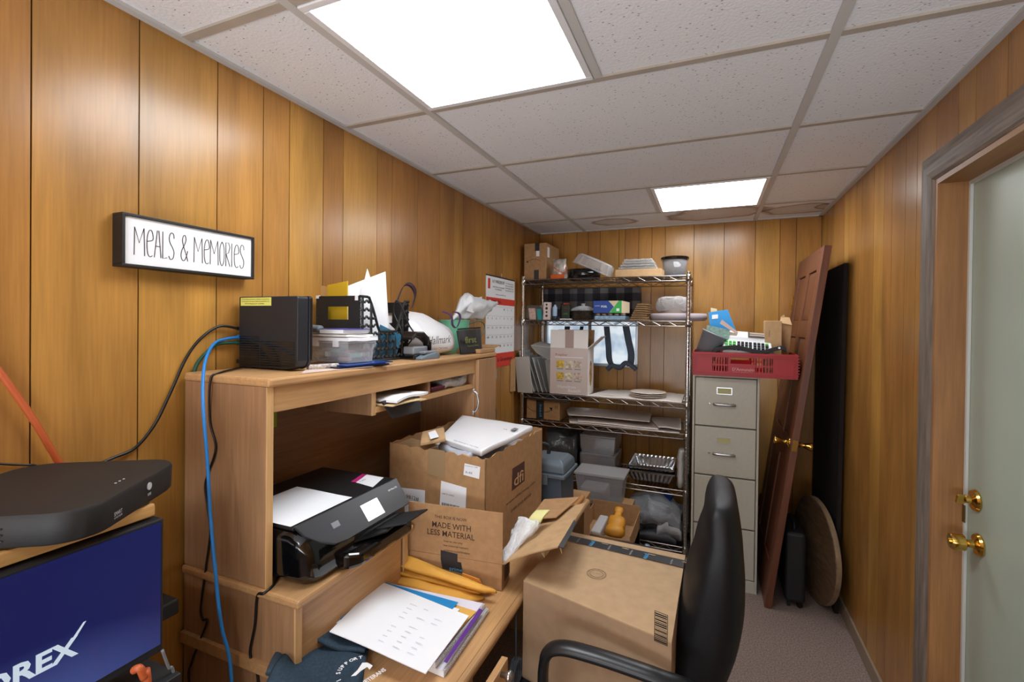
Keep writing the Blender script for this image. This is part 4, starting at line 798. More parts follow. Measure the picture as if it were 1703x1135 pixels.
def barcode(par, o, r, u, w, h, m=inkM, n=26, name='barcode'):
    b = MB(); r, u = Vector(r).normalized(), Vector(u).normalized(); nn_ = r.cross(u); x = 0; rs = random.Random(int(w*1e5))
    while x < w: d = w/n*rs.choice((.3, .5, .9)); p = Vector(o)+r*x+nn_*.0006; b.poly([p, p+r*d, p+r*d+u*h, p+u*h], nn_*.0002); x += d+w/n*rs.choice((.4, .6))
    return b.build(name, m, par)
barcode(t, onfront(735, 846)+Vector((0, 0, .009)), ix, fu, .072, .013); text('SHIP TO: OFFICE', inkM, t, onfront(736, 822), ix, fu, .005, .05)
text('Location: 248', inkM, t, onfront(774, 781)+Vector((0, 0, .012)), ix, fu, .004, .05)
# mailers in the carton
t = thing('poly_mailer', (-.85, 1.7, 1.0), 'white plastic mailer packet resting on top of the torn carton', 'mailer bag')
mz = 1.112
p4 = [at(x, y, Z=mz) for x, y in ((731, 724), (800, 748), (886, 712), (768, 694))]; p4[0].z = mz-.01; p4[1].z = mz-.005; p4[2].z = mz+.008; p4[3].z = mz+.01
b = MB().sheet(*p4, .022, 14, 14, lambda u, v: -.022+.010*math.sin(math.pi*u)*math.sin(math.pi*v)+.002*math.sin(u*14)*math.sin(v*9))
polyM = mat('white_poly_bag', 'e9eaee', .3, bump=(18, .35, .006)); b.build('mailer_body', polyM, t, bevel=.004, smooth=True)
r_ = (p4[1]-p4[0]).normalized(); u_ = (p4[3]-p4[0]).normalized()
text('Not For Individual Sale', inkM, t, p4[1]-r_*.02+u_*.012+Vector((0, 0, .004)), -r_, -u_, .009, .155)
text('01', inkM, t, p4[1]+(p4[2]-p4[1])*.62-r_*.05+Vector((0, 0, .011)), -r_, -u_, .012, .02)
MB().poly([p4[1]+(p4[2]-p4[1])*.65-r_*.04+Vector((0, 0, .009)), p4[1]+(p4[2]-p4[1])*.65-r_*.015+Vector((0, 0, .009)), p4[1]+(p4[2]-p4[1])*.74-r_*.015+Vector((0, 0, .009)), p4[1]+(p4[2]-p4[1])*.74-r_*.04+Vector((0, 0, .009))], (0, 0, .0006)).build('printed_block', greyM, t)
q4 = [p+Vector((0, 0, -.035)) for p in (p4[0]+Vector((.01, -.02, -.01)), p4[1]+Vector((-.05, -.022, -.008)), p4[2]+Vector((-.06, -.02, -.01)), p4[3])]
b = MB().sheet(*q4, .02, 12, 12, lambda u, v: .004*math.sin(u*9)*math.sin(v*7)); tag(crumple(b, .004).build('poly_mailer', mat('grey_white_film', 'b9bcc6', .25, bump=(20, .6, .008)), smooth=True), 'second greyish mailer bag under the white one inside the torn carton', 'mailer bag')
q5 = [at(x, y, Z=1.0) for x, y in ((660, 760), (800, 775), (880, 730), (760, 715))]
tag(MB().box(min(p.x for p in (FL, BL))+.03, min(FR.x, BR.x)-.03, FR.y+.05, BL.y-.03, .93, 1.04).build('packing_paper', whiteP, bevel=.02), 'white packing paper filling the torn carton', 'packing paper')
t = thing('sleeve', at(725, 735, Z=1.11), 'light brown card sleeve with small white label atop the torn carton', 'card sleeve')
sp = [at(x, y, Z=1.108) for x, y in ((699, 743), (741, 735), (738, 716), (702, 724))]
MB().sheet(*sp, .014, 10, 6, lambda u, v: .006*math.sin(math.pi*v)).build('sleeve_body', card2, t, bevel=.004, smooth=False)
sl = [at(x, y, Z=1.1295) for x, y in ((716, 731), (730, 727), (724, 716), (712, 720))]; MB().poly(sl, (0, 0, .0006)).build('label', whiteP, t)
# ------------------------------------------------------------------ small shallow open box with its flaps up
t = thing('shallow_box', (-.75, 1.38, DT), 'shallow open brown box with a printed upright flap before the torn carton', 'box')
SL, SR = Vector((-.915, 1.312, 0)), Vector((-.589, 1.35, 0)); sx_ = (SR-SL).normalized(); sy_ = Vector((-sx_.y, sx_.x, 0)); bh = DT+.085; ft = .957
D_ = .078
def slab(a, b_, c, d, n, th=.003): return MB().poly([Vector(p) for p in (a, b_, c, d)], Vector(n)*th)
zc = lambda p, z: Vector((p.x, p.y, z))
slab(zc(SL, DT), zc(SR, DT), zc(SR, bh), zc(SL, bh), sy_).build('front_panel', cardM, t)
slab(zc(SR, DT), zc(SR+sy_*D_, DT), zc(SR+sy_*D_, bh), zc(SR, bh), -sx_).build('side_panel', cardM, t)
slab(zc(SL, DT), zc(SL+sy_*D_, DT), zc(SL+sy_*D_, bh), zc(SL, bh), sx_).build('side_panel', cardM, t)
slab(zc(SL+sy_*D_, DT), zc(SR+sy_*D_, DT), zc(SR+sy_*D_, bh), zc(SL+sy_*D_, bh), -sy_).build('back_panel', cardM, t)
slab(zc(SL, DT+.001), zc(SR, DT+.001), zc(SR+sy_*D_, DT+.001), zc(SL+sy_*D_, DT+.001), (0, 0, 1)).build('bottom_panel', cardM, t)
fl_ = slab(zc(SL, bh+.001), zc(SR, bh+.001), zc(SR, ft), zc(SL, ft), sy_).build('front_flap', cardM, t)
def onf(px, py):
    d = (at(px, py, Y=1.0)-Vector((0, 0, EYE))); k_ = (SL-Vector((0, 0, EYE))).dot(sy_)/d.dot(sy_); return Vector((0, 0, EYE))+d*k_-sy_*.0005
def L2(s, p, w, h, b=0): a_ = onf(*p); text(s, brownink, fl_, a_, sx_, fu, h, w, bold=b*.2)
L2('THIS BOX IS NOW', (723, 861), .113, .010); L2('MADE WITH', (719, 876), .135, .019, .03); L2('LESS MATERIAL', (711, 888), .165, .019, .03)
L2('Scan to see why', (738, 901), .066, .006); L2('less material matters', (738, 908), .086, .006); L2('amazon.com/thisbox', (738, 916), .092, .0065, .01)
tp = [onf(*p) for p in ((736, 946), (770, 954), (767, 936), (733, 930))]; MB().poly(tp, -sy_*.0008).build('tape', tapeM, t)
tp = [onf(*p) for p in ((733, 930), (761, 936), (761, 922), (733, 915))]; MB().poly(tp, -sy_*.0006).build('tape', tapeM, t)
text('prime', mat('tape_blue', '4a9fd0', .5), t, onf(748, 948)-sy_*.001, sx_, fu, .012, .045, bold=.01)
barcode(t, zc(SR+sy_*.02, DT+.02)+sx_*.0004, sy_, fu, .06, .05, brownink, 14)
# right flap, hinged on the side panel and folded outwards
h0, h1 = zc(SR, bh), zc(SR+sy_*.16, bh); e0, e1 = at(928, 912, X=-.40), at(975, 838, X=-.415)
nn_ = (e0-h0).cross(h1-h0).normalized()
MB().sheet(h0, e0, e1, h1+Vector((.0, .09, .04)), .0035, 6, 6, lambda u, v: .006*math.sin(math.pi*u)).build('side_flap', card2, t)
MB().sheet(e0+Vector((0, 0, .002)), e0+(e1-e0)*.02+Vector((.014, 0, -.002)), e0+(e1-e0)*.5+Vector((.008, 0, 0)), e0+(e1-e0)*.55+Vector((-.004, 0, .003)), .002, 4, 8).build('tape', tapeM, t)
for s, l_ in ((.03, .028), (-.28, .02)):
    p = e0+(e1-e0)*max(s, 0)+(h0-e0)*max(0, -s); MB().poly([p, p+(e1-e0)*.07, p+(e1-e0)*.04+Vector((.004, 0, -l_))], (.001, .001, 0)).build('torn_scrap', manila, t)
b = MB().sheet(at(832, 944, Y=1.37), at(845, 935, Y=1.36), at(900, 870, Y=1.47), at(868, 862, Y=1.47), .012, 10, 10, lambda u, v: .008*math.sin(u*7)*math.sin(v*6))
tag(crumple(b, .006, 40).build('air_pillow', clear('bubble_film', amt=.38, bump=(45, .9), rough=.1), smooth=True), 'clear plastic air pillow sticking out of the shallow box', 'packing film')
b = MB().sheet(at(872, 882, Y=1.47), at(895, 880, Y=1.47), at(915, 850, Y=1.52), at(893, 850, Y=1.52), .006, 8, 8, lambda u, v: .008*math.sin(math.pi*v))
tag(b.build('note_pad', mat('pale_yellow_pad', 'd8d492', .6), smooth=True), 'pale yellow note pad tucked beside the air pillow', 'note pad')
tag(MB().sheet(at(880, 866, Y=1.55), at(925, 862, Y=1.55), at(965, 828, Y=1.75), at(905, 832, Y=1.75), .003, 4, 4).build('kraft_paper', cardM), 'folded kraft paper between the carton and the tool box', 'paper')
# ------------------------------------------------------------------ padded envelopes, papers, notebooks, shirt
def flat(name, px, z, th, m, lb, cat, fn=None, grp=None, nu=10, nv=10, z2=None):
    P = [at(x, y, Z=(z if not z2 else z2[i])) for i, (x, y) in enumerate(px)]
    return tag(MB().sheet(*P, th, nu, nv, fn).build(name, m, bevel=0, smooth=False), lb, cat, grp)
env = lambda a: (lambda u, v: a*math.sin(math.pi*u)*math.sin(math.pi*v))
def envelope(px, zs, th, lb, tiltlip):
    P = [at(x, y, Z=z) for (x, y), z in zip(px, zs)]
    t = thing('padded_envelope', sum(P, Vector())/4*1.0, lb, 'envelope'); t.location.z = min(zs)
    MB().sheet(*P, th, 14, 10, lambda u, v: -th*.5+.5*th*math.sin(math.pi*u)*math.sin(math.pi*v)+.002*math.sin(u*13+v*5)).build('envelope_body', goldP, t, smooth=True)
    a, d = P[0], P[3]; o = (P[0]-P[1]).normalized()*.03
    MB().sheet(a, d, d+o+Vector((0, 0, .01)), a+o+Vector((0, 0, .006)), .001, 6, 3).build('flap', goldP, t)
envelope([(618, 960), (778, 1005), (805, 995), (632, 928)], [DT+.006, DT+.008, DT+.008, DT+.03], .010, 'lowest of the three golden padded envelopes, under the others on the desk', 0)
envelope([(630, 948), (795, 988), (822, 980), (640, 925)], [DT+.028, DT+.02, DT+.02, DT+.05], .010, 'middle one of the three stacked golden padded envelopes', 0)
envelope([(640, 936), (806, 986), (826, 984), (668, 922)], [DT+.05, DT+.035, DT+.038, DT+.066], .013, 'topmost golden padded envelope, bulging, with its end touching the shallow box', 0)
tag(MB().poly([onf(*p)-sy_*.012 for p in ((770, 960), (806, 972), (800, 960), (772, 950))], -sy_*.004).build('torn_envelope_strip', mat('orange_paper', 'd98f3a', .6)), 'torn orange paper strip against the foot of the shallow box', 'paper scrap')
# notebooks
def spiral(px, z, n, lb, m, mcov, th=.012):
    P = [at(x, y, Z=z) for x, y in px]; t = thing('spiral_notebook', sum(P, Vector())/4, lb, 'notebook'); t.location.z = z
    MB().sheet(*P, th, 2, 2).build('pages', m, t); 
    MB().sheet(*[p+Vector((0, 0, th)) for p in P], .0012, 2, 2).build('cover', mcov, t)
    a, d = P[1], P[2]; b = MB(); ax = (d-a).normalized(); sd_ = (P[1]-P[0]).normalized()
    for i in range(n):
        c = a+(d-a)*((i+.5)/n)+Vector((0, 0, th*.6)); pts = [c+sd_*(.007*math.cos(t_)-.001)+Vector((0, 0, .008*math.sin(t_))) for t_ in [k*math.pi/4 for k in range(9)]]
        b.tube(pts, .0007, 4, cap=False)
    b.build('wire_spiral', steel, t); return t
spiral([(560, 1050), (738, 1128), (812, 1020), (655, 985)], DT+.001, 44, 'lower spiral notebook with white pages beneath the papers, near the desk edge', whiteP, mat('pale_cover', 'cfcdd6', .6), .013)
spiral([(556, 1045), (724, 1112), (806, 1012), (650, 978)], DT+.016, 44, 'upper spiral notebook with a purple edge and dotted margin under the papers', whiteP, mat('lilac_grey_cover', 'dcd9e6', .6), .012)
flat('purple_binding', [(738, 1101), (743, 1104), (803, 1016), (797, 1013)], DT+.0305, .001, mat('purple_strip', '5a2a86', .5), 'narrow purple strip along the spiral of the upper notebook', 'notebook strip', nu=2, nv=2)
flat('manila_folder', [(540, 1035), (720, 1098), (792, 1018), (640, 970)], DT+.033, .0012, mat('orange_manila', 'dba84e', .7), 'orange manila folder showing at the edges under the top white papers', 'folder', nu=2, nv=2)
flat('paper_sheet', [(545, 1032), (690, 1090), (765, 1015), (622, 972)], DT+.036, .0025, whiteP, 'white sheets under the blue folder on the desk', 'paper', nu=2, nv=2)
flat('blue_folder', [(563, 1030), (700, 1072), (762, 1003), (612, 962)], DT+.0395, .0015, mat('bright_blue_card', '1486c6', .5), 'bright blue folder peeping out behind the top white papers', 'folder', nu=2, nv=2)
topP = [(548, 1052), (708, 1121), (780, 1025), (630, 968)]
tp_ = flat('paper_sheet', topP, DT+.043, .002, whiteP, 'large white sheet of faint handwriting on top of the desk papers', 'paper', lambda u, v: .0015*math.sin(u*5))
fn_ = mat('faint_print', 'cfd2dc', .8); P = [at(x, y, Z=DT+.0468) for x, y in topP]; b = MB()
for i in range(9):
    for j in range(3):
        if random.random() < .8:
            u, v = .45+j*.15, .15+i*.085; p = (P[0]*(1-u)+P[1]*u)*(1-v)+(P[3]*(1-u)+P[2]*u)*v; r_ = (P[1]-P[0]).normalized(); u_ = (P[3]-P[0]).normalized()
            b.poly([p, p+r_*random.uniform(.012, .03), p+r_*.015+u_*.0025, p+u_*.0025], (0, 0, .0002))
b.build('faint_writing', fn_, tp_)
b = MB().tube(smoothpath([at(572, 1003, Z=DT+.03), at(585, 985, Z=DT+.045), at(600, 968, Z=DT+.05), at(612, 955, Z=DT+.055)]), [.02]*19, 10, flat=.55)
tag(crumple(b, .008, 60).build('receipt_roll', mat('greyish_paper', 'c6c9d0', .8), smooth=True), 'crumpled whitish paper bundle between the riser and the papers', 'paper')
tag(MB().sheet(at(560, 990, Z=DT+.01), at(590, 1005, Z=DT+.01), at(632, 960, Z=DT+.012), at(600, 950, Z=DT+.012), .02, 6, 6, lambda u, v: .006*math.sin(u*7)).build('paper_bundle', mat('greyish_paper2', 'b4b8c2', .8)), 'folded grey-white papers lying under the crumpled bundle', 'paper')
# t-shirt draped over the desk corner
SH = mat('blue_grey_jersey', '31404d', .92, noise=(160, .18), bump=(30, .25, .006), spec=.15)
t = thing('t_shirt', (-.8, .9, DT), 'dark blue grey folded t-shirt with white print on the desk corner', 'shirt')
sp_ = [at(x, y, Z=DT+.002) for x, y in ((440, 1165), (600, 1168), (616, 1072), (510, 1040))]
def shf(u, v): return .012+.010*math.sin(u*6+v*4)+.006*math.sin(v*12+u*3)+.018*math.exp(-((u-.05)**2)/.01)
b = MB().sheet(*sp_, .004, 26, 22, shf); b.build('shirt_body', SH, t, smooth=True)
pc = [at(x, y, Z=DT+.03) for x, y in ((452, 1120), (462, 1095), (480, 1068), (505, 1052), (528, 1042), (545, 1048))]
MB().tube(smoothpath(pc), [.014]*31, 10, flat=.55).build('collar', mat('jersey_rib', '33424f', .9), t, smooth=True)
b = MB().sheet(at(500, 1065, Z=DT+.022), at(606, 1092, Z=DT+.022), at(614, 1066, Z=DT+.018), at(530, 1036, Z=DT+.018), .01, 10, 6, lambda u, v: .005*math.sin(u*8)); b.build('sleeve', SH, t, smooth=True)
r_ = (at(610, 1085, Z=DT)-at(560, 1115, Z=DT)).normalized(); u_ = Vector((-r_.y, r_.x, 0)); ce = at(598, 1118, Z=DT+.046)
for i, ch in enumerate('I SUPPORT'):
    a = math.radians(168-i*13.5); p = ce+r_*math.cos(a)*.042+u_*math.sin(a)*.042; dr_ = r_*math.sin(a)-u_*math.cos(a)
    if ch != ' ': text(ch, whiteS, t, p, dr_, r_*math.cos(a)+u_*math.sin(a), .0095, None, bold=.03)
lg = [(0, 0), (.02, .012), (.028, .004), (.03, -.014), (.018, -.02), (.02, -.008), (.004, -.008), (-.012, -.012), (-.02, -.006)]
MB().poly([ce+r_*x+u_*(y+.008) for x, y in lg], (0, 0, .0005)).build('printed_emblem', whiteS, t)
text('VETERANS', whiteS, t, ce-r_*.018-u_*.043, r_, u_, .012, .06, bold=.02)
# ------------------------------------------------------------------ toolbox at the end of the desk
t = thing('tool_box', (-.66, 2.14, DT), 'blue grey plastic tool box with domed lid at the far end of the desk', 'tool box')
tbM, tbL = mat('tool_box_blue_grey', '3d4956', .45), mat('tool_box_lid_grey', '56626c', .42)
x0, x1, y0, y1 = -.78, -.582, 2.02, 2.23
b = MB().rings([[Vector((x0+.008+e, y0+e, z)), Vector((x1-.018+e*.2, y0+e, z)), Vector((x1-.018+e*.2, y1, z)), Vector((x0+.008+e, y1, z))] for z, e in ((DT, .012), (DT+.15, .0))]); b.build('box_body', tbM, t, bevel=.006)
b = MB().rings([[Vector((x0, y0-.01, z)), Vector((x1, y0-.01, z)), Vector((x1, y1+.01, z)), Vector((x0, y1+.01, z))] for z in (DT+.15, DT+.168)]); b.build('rim', tbL, t, bevel=.005)
b = MB().rings([[Vector((x0+d, y0+d, z)), Vector((x1-d, y0+d, z)), Vector((x1-d, y1-d, z)), Vector((x0+d, y1-d, z))] for z, d in ((DT+.168, .006), (DT+.205, .012), (DT+.225, .035))]); b.build('lid', tbL, t, bevel=.008)
MB().box(-.72, -.66, y0-.016, y0-.008, DT+.12, DT+.17).build('latch', tbL, t, bevel=.003)
MB().tube(smoothpath([(-.77, 2.1, DT+.225), (-.77, 2.1, DT+.262), (-.74, 2.12, DT+.275), (-.70, 2.14, DT+.262), (-.70, 2.14, DT+.225)]), .009).build('handle', blackM, t, smooth=True)
text('PLANO', mat('pale_print', 'aab4bd', .5), t, (-.675, y0+.004, DT+.03), (1, 0, 0), (0, 0, 1), .013, .06)
MB().box(-.76, -.70, y0-.002, y0+.01, DT+.05, DT+.12).build('recess', blackM, t)
# things right of the tool box on the desk end
tag(MB().tube(smoothpath([(-.56, 1.99, DT+.012), (-.555, 2.1, DT+.012), (-.552, 2.22, DT+.012)]), .012, 10).build('wooden_rod', mat('warm_wood', 'b57b45', .5), smooth=True), 'short round piece of warm wood at the far corner of the desk', 'wood piece')
# ------------------------------------------------------------------ wire shelving
PXL, PXR, PYF, PYB = -1.262, -.127, 3.222, 3.655
SHZ = [1.88, 1.585, 1.055, .858, .492, .128]
t = thing('wire_shelving', (-.69, 3.44, 0), 'tall chrome wire shelving unit with six shelves against the back wall', 'shelving')
for x in (PXL, PXR):
    for y in (PYF, PYB):
        b = MB(); pr = [(0, .03), (.012, .03)]; z = .03
        pr = [(.0125, .035)]
        z = .04
        while z < 1.87: pr += [(.0125, z+.020), (.0112, z+.0215), (.0112, z+.0235), (.0125, z+.025)]; z += .0254
        pr += [(.0125, 1.895)]
        b.lathe(pr, (x, y, 0), 14); p = b.build('post', chrome, t, smooth=True); p.modifiers.new('es', 'EDGE_SPLIT').split_angle = .5
        MB().lathe([(.0, 0), (.018, 0), (.018, .006), (.008, .012), (.008, .035), (.0135, .035), (.0135, .05), (0, .05)], (x, y, 0), 14).build('foot', blackM, p)
        MB().lathe([(.0135, 1.893), (.0135, 1.899), (.009, 1.903), (0, 1.903)], (x, y, 0), 14).build('post_cap', chrome, p)
for z in SHZ:
    b = MB(); h = .032
    for y, yy in ((PYF, 1), (PYB, -1)):
        for dz in (0, -h): b.tube([(PXL+.015, y, z+dz-.004), (PXR-.015, y, z+dz-.004)], .0036, 6)
        n = 22; pts = [(PXL+.02+(PXR-PXL-.04)*i/n, y, z-.007-(h-.005)*(i % 2)) for i in range(n+1)]; b.tube(pts, .003, 5)
    for x in (PXL, PXR):
        for dz in (0, -h): b.tube([(x, PYF+.015, z+dz-.004), (x, PYB-.015, z+dz-.004)], .0036, 6)
        n = 8; b.tube([(x, PYF+.02+(PYB-PYF-.04)*i/n, z-.007-(h-.005)*(i % 2)) for i in range(n+1)], .0027, 5)
    s = b.build('shelf_frame', dchrome, t)
    b = MB(); n = 44
    for i in range(n): x = PXL+.02+(PXR-PXL-.04)*(i+.5)/n; b.tube([(x, PYF-.002, z-.0015), (x, PYB+.002, z-.0015)], .0016, 4)
    for y in (PYF+.15, PYF+.29): b.tube([(PXL, y, z-.005), (PXR, y, z-.005)], .003, 5)
    b.build('shelf_wires', dchrome, s)
    b = MB()
    for x in (PXL, PXR):
        for y in (PYF, PYB): b.lathe([(.0135, z-.042), (.019, z-.040), (.016, z+.0), (.0135, z+.003)], (x, y, 0), 12)
    b.build('collar', chrome, s, smooth=True)
Z1, Z2, Z3, Z4, Z5, Z6 = SHZ
V = Vector
def box_thing(name, lb, cat, x0, x1, y0, y1, z0, z1, m, bev=.002, loc=None):
    return tag(MB().box(x0, x1, y0, y1, z0, z1).build(name, m, bevel=bev), lb, cat)
# ---- top shelf
t = thing('cardboard_box', (-1.19, 3.42, Z1), 'tall brown parcel box with a printed curved arrow in the corner of the top shelf', 'box')
bx = (-1.285, -1.11, 3.29, 3.60)
MB().box(*bx, Z1+.001, 2.152).build('box_body', cardM, t, bevel=.002)
yf = bx[2]-.0006
MB().box(-1.20, -1.165, yf-.0004, yf, 2.095, 2.153).build('tape', tapeM, t); MB().box(-1.205, -1.168, yf-.0004, yf, Z1+.005, Z1+.075).build('tape', tapeM, t)
b = MB(); arc = [V((-1.262+.11*i/12, yf, 2.015+.022*math.sin(math.pi*i/12)+.0)) for i in range(13)]; b.tube(arc, .0028, 5, flat=.3); b.poly([arc[0]+V((-.006, 0, .0)), arc[0]+V((.012, 0, -.006)), arc[0]+V((.004, 0, .012))], (0, -.0005, 0)); b.build('printed_arrow', inkM, t)
rect(whiteP, t, (-1.19, yf, 2.055), (1, 0, 0), (0, 0, 1), .025, .04); r_ = rect(whiteP, t, (-1.1095, 3.31, 2.05), (0, 1, 0), (0, 0, 1), .05, .075); barcode(r_, (-1.1087, 3.315, 2.06), (0, 0, 1), (0, -1, 0), .055, .0, n=10) if False else None
t = thing('snack_bag', (-1.015, 3.30, Z1), 'shiny orange and white snack bag standing by the parcel box on the top shelf', 'bag')
b = MB().rings([[V((-1.015+hx*math.cos(a), 3.31+hy*math.sin(a), z)) for a in [2*math.pi*k/16 for k in range(16)]] for z, hx, hy in ((Z1+.001, .055, .03), (Z1+.02, .06, .04), (Z1+.08, .058, .04), (Z1+.12, .05, .025), (Z1+.15, .05, .006))]); crumple(b, .01, 40)
sm = mat('snack_foil', 'c9c2ba', .3, .3, noise=(28, .55)); b.build('bag_body', sm, t, smooth=True)
b = MB().tube(smoothpath([(-1.065, 3.262, Z1+.10), (-1.03, 3.255, Z1+.075), (-.985, 3.262, Z1+.05), (-.955, 3.28, Z1+.045), (-.96, 3.275, Z1+.09)]), .006, 6, flat=.4); b.build('orange_swirl', mat('snack_orange', 'c8591a', .4), t, smooth=True)
MB().box(-1.065, -.965, 3.262, 3.266, Z1+.002, Z1+.035).build('orange_band', MATS['snack_orange'], t)
tag(MB().lathe([(0, 0), (.10, 0), (.12, .015), (.125, .075), (.118, .075), (.10, .02), (0, .015)], (-.86, 3.42, Z1+.001), 28).build('black_bowl', blackG, smooth=True), 'black plastic bowl under the tilted clear lid on the top shelf', 'bowl')
b = MB()
b.lathe([(.155, 0), (.155, .006), (.15, .008), (.135, .07), (.12, .082), (0, .084)], n=32); 
for i in range(len(b.v)):
    p = b.v[i]; k_ = i % 32
    if .007 < p.z < .075: s_ = 1+.018*(1 if k_ % 2 else -1); b.v[i] = V((p.x*s_, p.y*s_, p.z))
b.xf(Matrix.Translation(at(985, 447, Y=3.38)+V((0, 0, -.012))) @ Matrix.Rotation(math.radians(24), 4, 'Y'))
tag(b.build('dome_lid', clear('lid_plastic', amt=.16, rough=.05)), 'tilted clear fluted plastic dome lid leaning on the black bowl', 'lid')
tag(MB().poly([(-.60, 3.25, Z1+.001), (-.30, 3.25, Z1+.001), (-.27, 3.60, Z1+.001), (-.60, 3.60, Z1+.001)], (0, 0, .05)).build('cake_board_pack', card2, bevel=.002), 'pack of tan cake boards on the top shelf under the clear lids', 'cardboard')
for i in range(4):
    o = MB().sheet((-.58+.012*i, 3.26, Z1+.053+i*.018), (-.33-.01*i, 3.26, Z1+.053+i*.018), (-.33-.01*i, 3.5, Z1+.053+i*.018), (-.58+.012*i, 3.5, Z1+.053+i*.018), .014, 10, 4, lambda u, v: .002*math.sin(u*20)).build('clear_lid', clear('lid_grey_plastic', (.62, .62, .6), amt=.3, rough=.2, bump=(60, .5)), bevel=.002)
    tag(o, 'flat clear plastic lid in the stack on top of the tan boards', 'lid', 'stacked flat lids on the top shelf')
t = thing('food_bucket', (-.225, 3.42, Z1), 'clear plastic bucket with a black rim at the right end of the top shelf', 'bucket')
MB().lathe([(0, 0), (.066, 0), (.068, .003), (.084, .125), (.082, .125), (.066, .005), (0, .005)], (-.225, 3.42, Z1+.001), 28).build('bucket_body', clear('smoky_plastic', (.35, .35, .37), amt=.25, rough=.1), t, smooth=True)
MB().lathe([(0, .005), (.064, .005), (.07, .045), (0, .03)], (-.225, 3.42, Z1+.001), 24).build('contents', mat('grey_contents', '57585c', .5), t, smooth=True)
MB().lathe([(.082, .122), (.092, .124), (.093, .138), (.088, .142), (0, .142)], (-.225, 3.42, Z1+.001), 28).build('bucket_lid', blackG, t)
# ---- second shelf
pc_ = mat('taupe_enamel', '7d756b', .5)
for i, (px, lb) in enumerate(((879, 'leftmost taupe round pan standing on edge in the corner of the second shelf'), (887, 'middle taupe round pan standing on edge on the second shelf'), (896, 'pale round lid standing on edge, right of the taupe pans'))):
    c = at(px, 514, Y=3.5+.02*i); b = MB().lathe([(0, 0), (.05, 0), (.058, .012), (.055, .012), (.048, .003), (0, .003)], n=24)
    b.xf(Matrix.Translation((c.x+.03, 3.47+.03*i, Z2+.060)) @ Matrix.Rotation(math.radians(-14), 4, 'Y') @ Matrix.Rotation(math.radians(90), 4, 'Y') @ Matrix.Rotation(math.radians(55 if i < 2 else 70), 4, 'X'))
    tag(b.build('round_pan', pc_ if i < 2 else mat('pale_lid_plastic', 'b5b2ac', .4), smooth=True), lb, 'pan')
def cardbox(name, lb, cat, xa, xb, y, d, z, h, m, lean=0, fx=None):
    t = thing(name, ((xa+xb)/2, y, z), lb, cat); b = MB().box(xa, xb, y, y+d, z+.001, z+h)
    b.v = [p+V(((p.z-z)*lean, 0, 0)) for p in b.v]; b.build('package_body', m, t, bevel=.001)
    if fx: fx(t)
    return t
cardbox('booklet', 'pink and cream printed booklet standing at the left of the second shelf', 'booklet', -1.225, -1.175, 3.26, .012, Z2, .085, mat('pink_cream_print', 'c9aca0', .6, noise=(50, .3)), -.12)
cardbox('booklet', 'teal booklet standing beside the pink one on the second shelf', 'booklet', -1.165, -1.128, 3.265, .012, Z2, .078, mat('teal_card', '1b8d8d', .5), -.1)
def icons(t):
    for i in range(4): MB().lathe([(0, 0), (.008 if i % 2 else .0105, 0), (.007, .0006), (0, .0006)], n=5+i).xf(Matrix.Translation((-1.094, 3.2595, Z2+.03+i*.027)) @ Matrix.Rotation(math.radians(90), 4, 'X')).build('printed_icon', brownink, t)
cardbox('carton_pack', 'narrow white carton with a column of dark icons on the second shelf', 'carton', -1.118, -1.07, 3.26, .045, Z2, .128, mat('warm_white_card', 'd2c4bf', .6), 0, icons)
t = thing('bottle', (-1.04, 3.3, Z2), 'small bottle with pale blue body and dark base on the second shelf', 'bottle')
MB().lathe([(0, 0), (.018, 0), (.02, .004), (.02, .022), (.017, .026), (0, .026)], (-1.04, 3.29, Z2+.001), 16).build('dark_base', mat('navy_plastic', '1a2030', .4), t, smooth=True)
MB().lathe([(.016, .026), (.018, .03), (.018, .09), (.008, .10), (.008, .11), (0, .11)], (-1.04, 3.29, Z2+.001), 16).build('bottle_body', mat('pale_blue_plastic', '9db7cf', .4), t, smooth=True)
t = thing('spice_jar', (-1.0, 3.36, Z2), 'dark red brown jar standing behind the blue bottle on the second shelf', 'jar')
MB().lathe([(0, 0), (.02, 0), (.022, .004), (.022, .09), (.018, .10), (0, .10)], (-1.0, 3.37, Z2+.001), 16).build('jar_body', mat('dark_red_glass', '3a1512', .25), t, smooth=True)
MB().lathe([(.02, .10), (.02, .12), (0, .12)], (-1.0, 3.37, Z2+.001), 16).build('jar_lid', blackM, t)
t = thing('spice_jar', (-.955, 3.30, Z2), 'square dark jar with green label on a white tray, second shelf', 'jar')
MB().box(-.985, -.925, 3.27, 3.33, Z2+.012, Z2+.11).build('jar_body', mat('dark_green_label', '182316', .4), t, bevel=.004); MB().box(-.975, -.935, 3.28, 3.32, Z2+.11, Z2+.125).build('jar_lid', mat('dull_red_cap', '7c2418', .5), t, bevel=.003)
text('LIME', mat('green_print', '4f8c3c', .6), t, (-.972, 3.2694, Z2+.04), (1, 0, 0), (0, 0, 1), .01, .035); text('CHILE', MATS['dull_red_cap'], t, (-.972, 3.2694, Z2+.08), (1, 0, 0), (0, 0, 1), .01, .035)
MB().box(-.995, -.91, 3.26, 3.34, Z2+.001, Z2+.010).build('small_tray', whiteS, t, bevel=.003)
t = thing('casserole_dish', (-.84, 3.36, Z2), 'dark speckled round casserole with a glass lid on the second shelf', 'casserole')
MB().lathe([(0, 0), (.075, 0), (.085, .008), (.09, .062), (.095, .066), (.088, .068), (.08, .01), (0, .008)], (-.845, 3.35, Z2+.001), 28).build('dish', mat('bronze_pan', '4a4238', .35, .5, noise=(80, .5)), t, smooth=True)
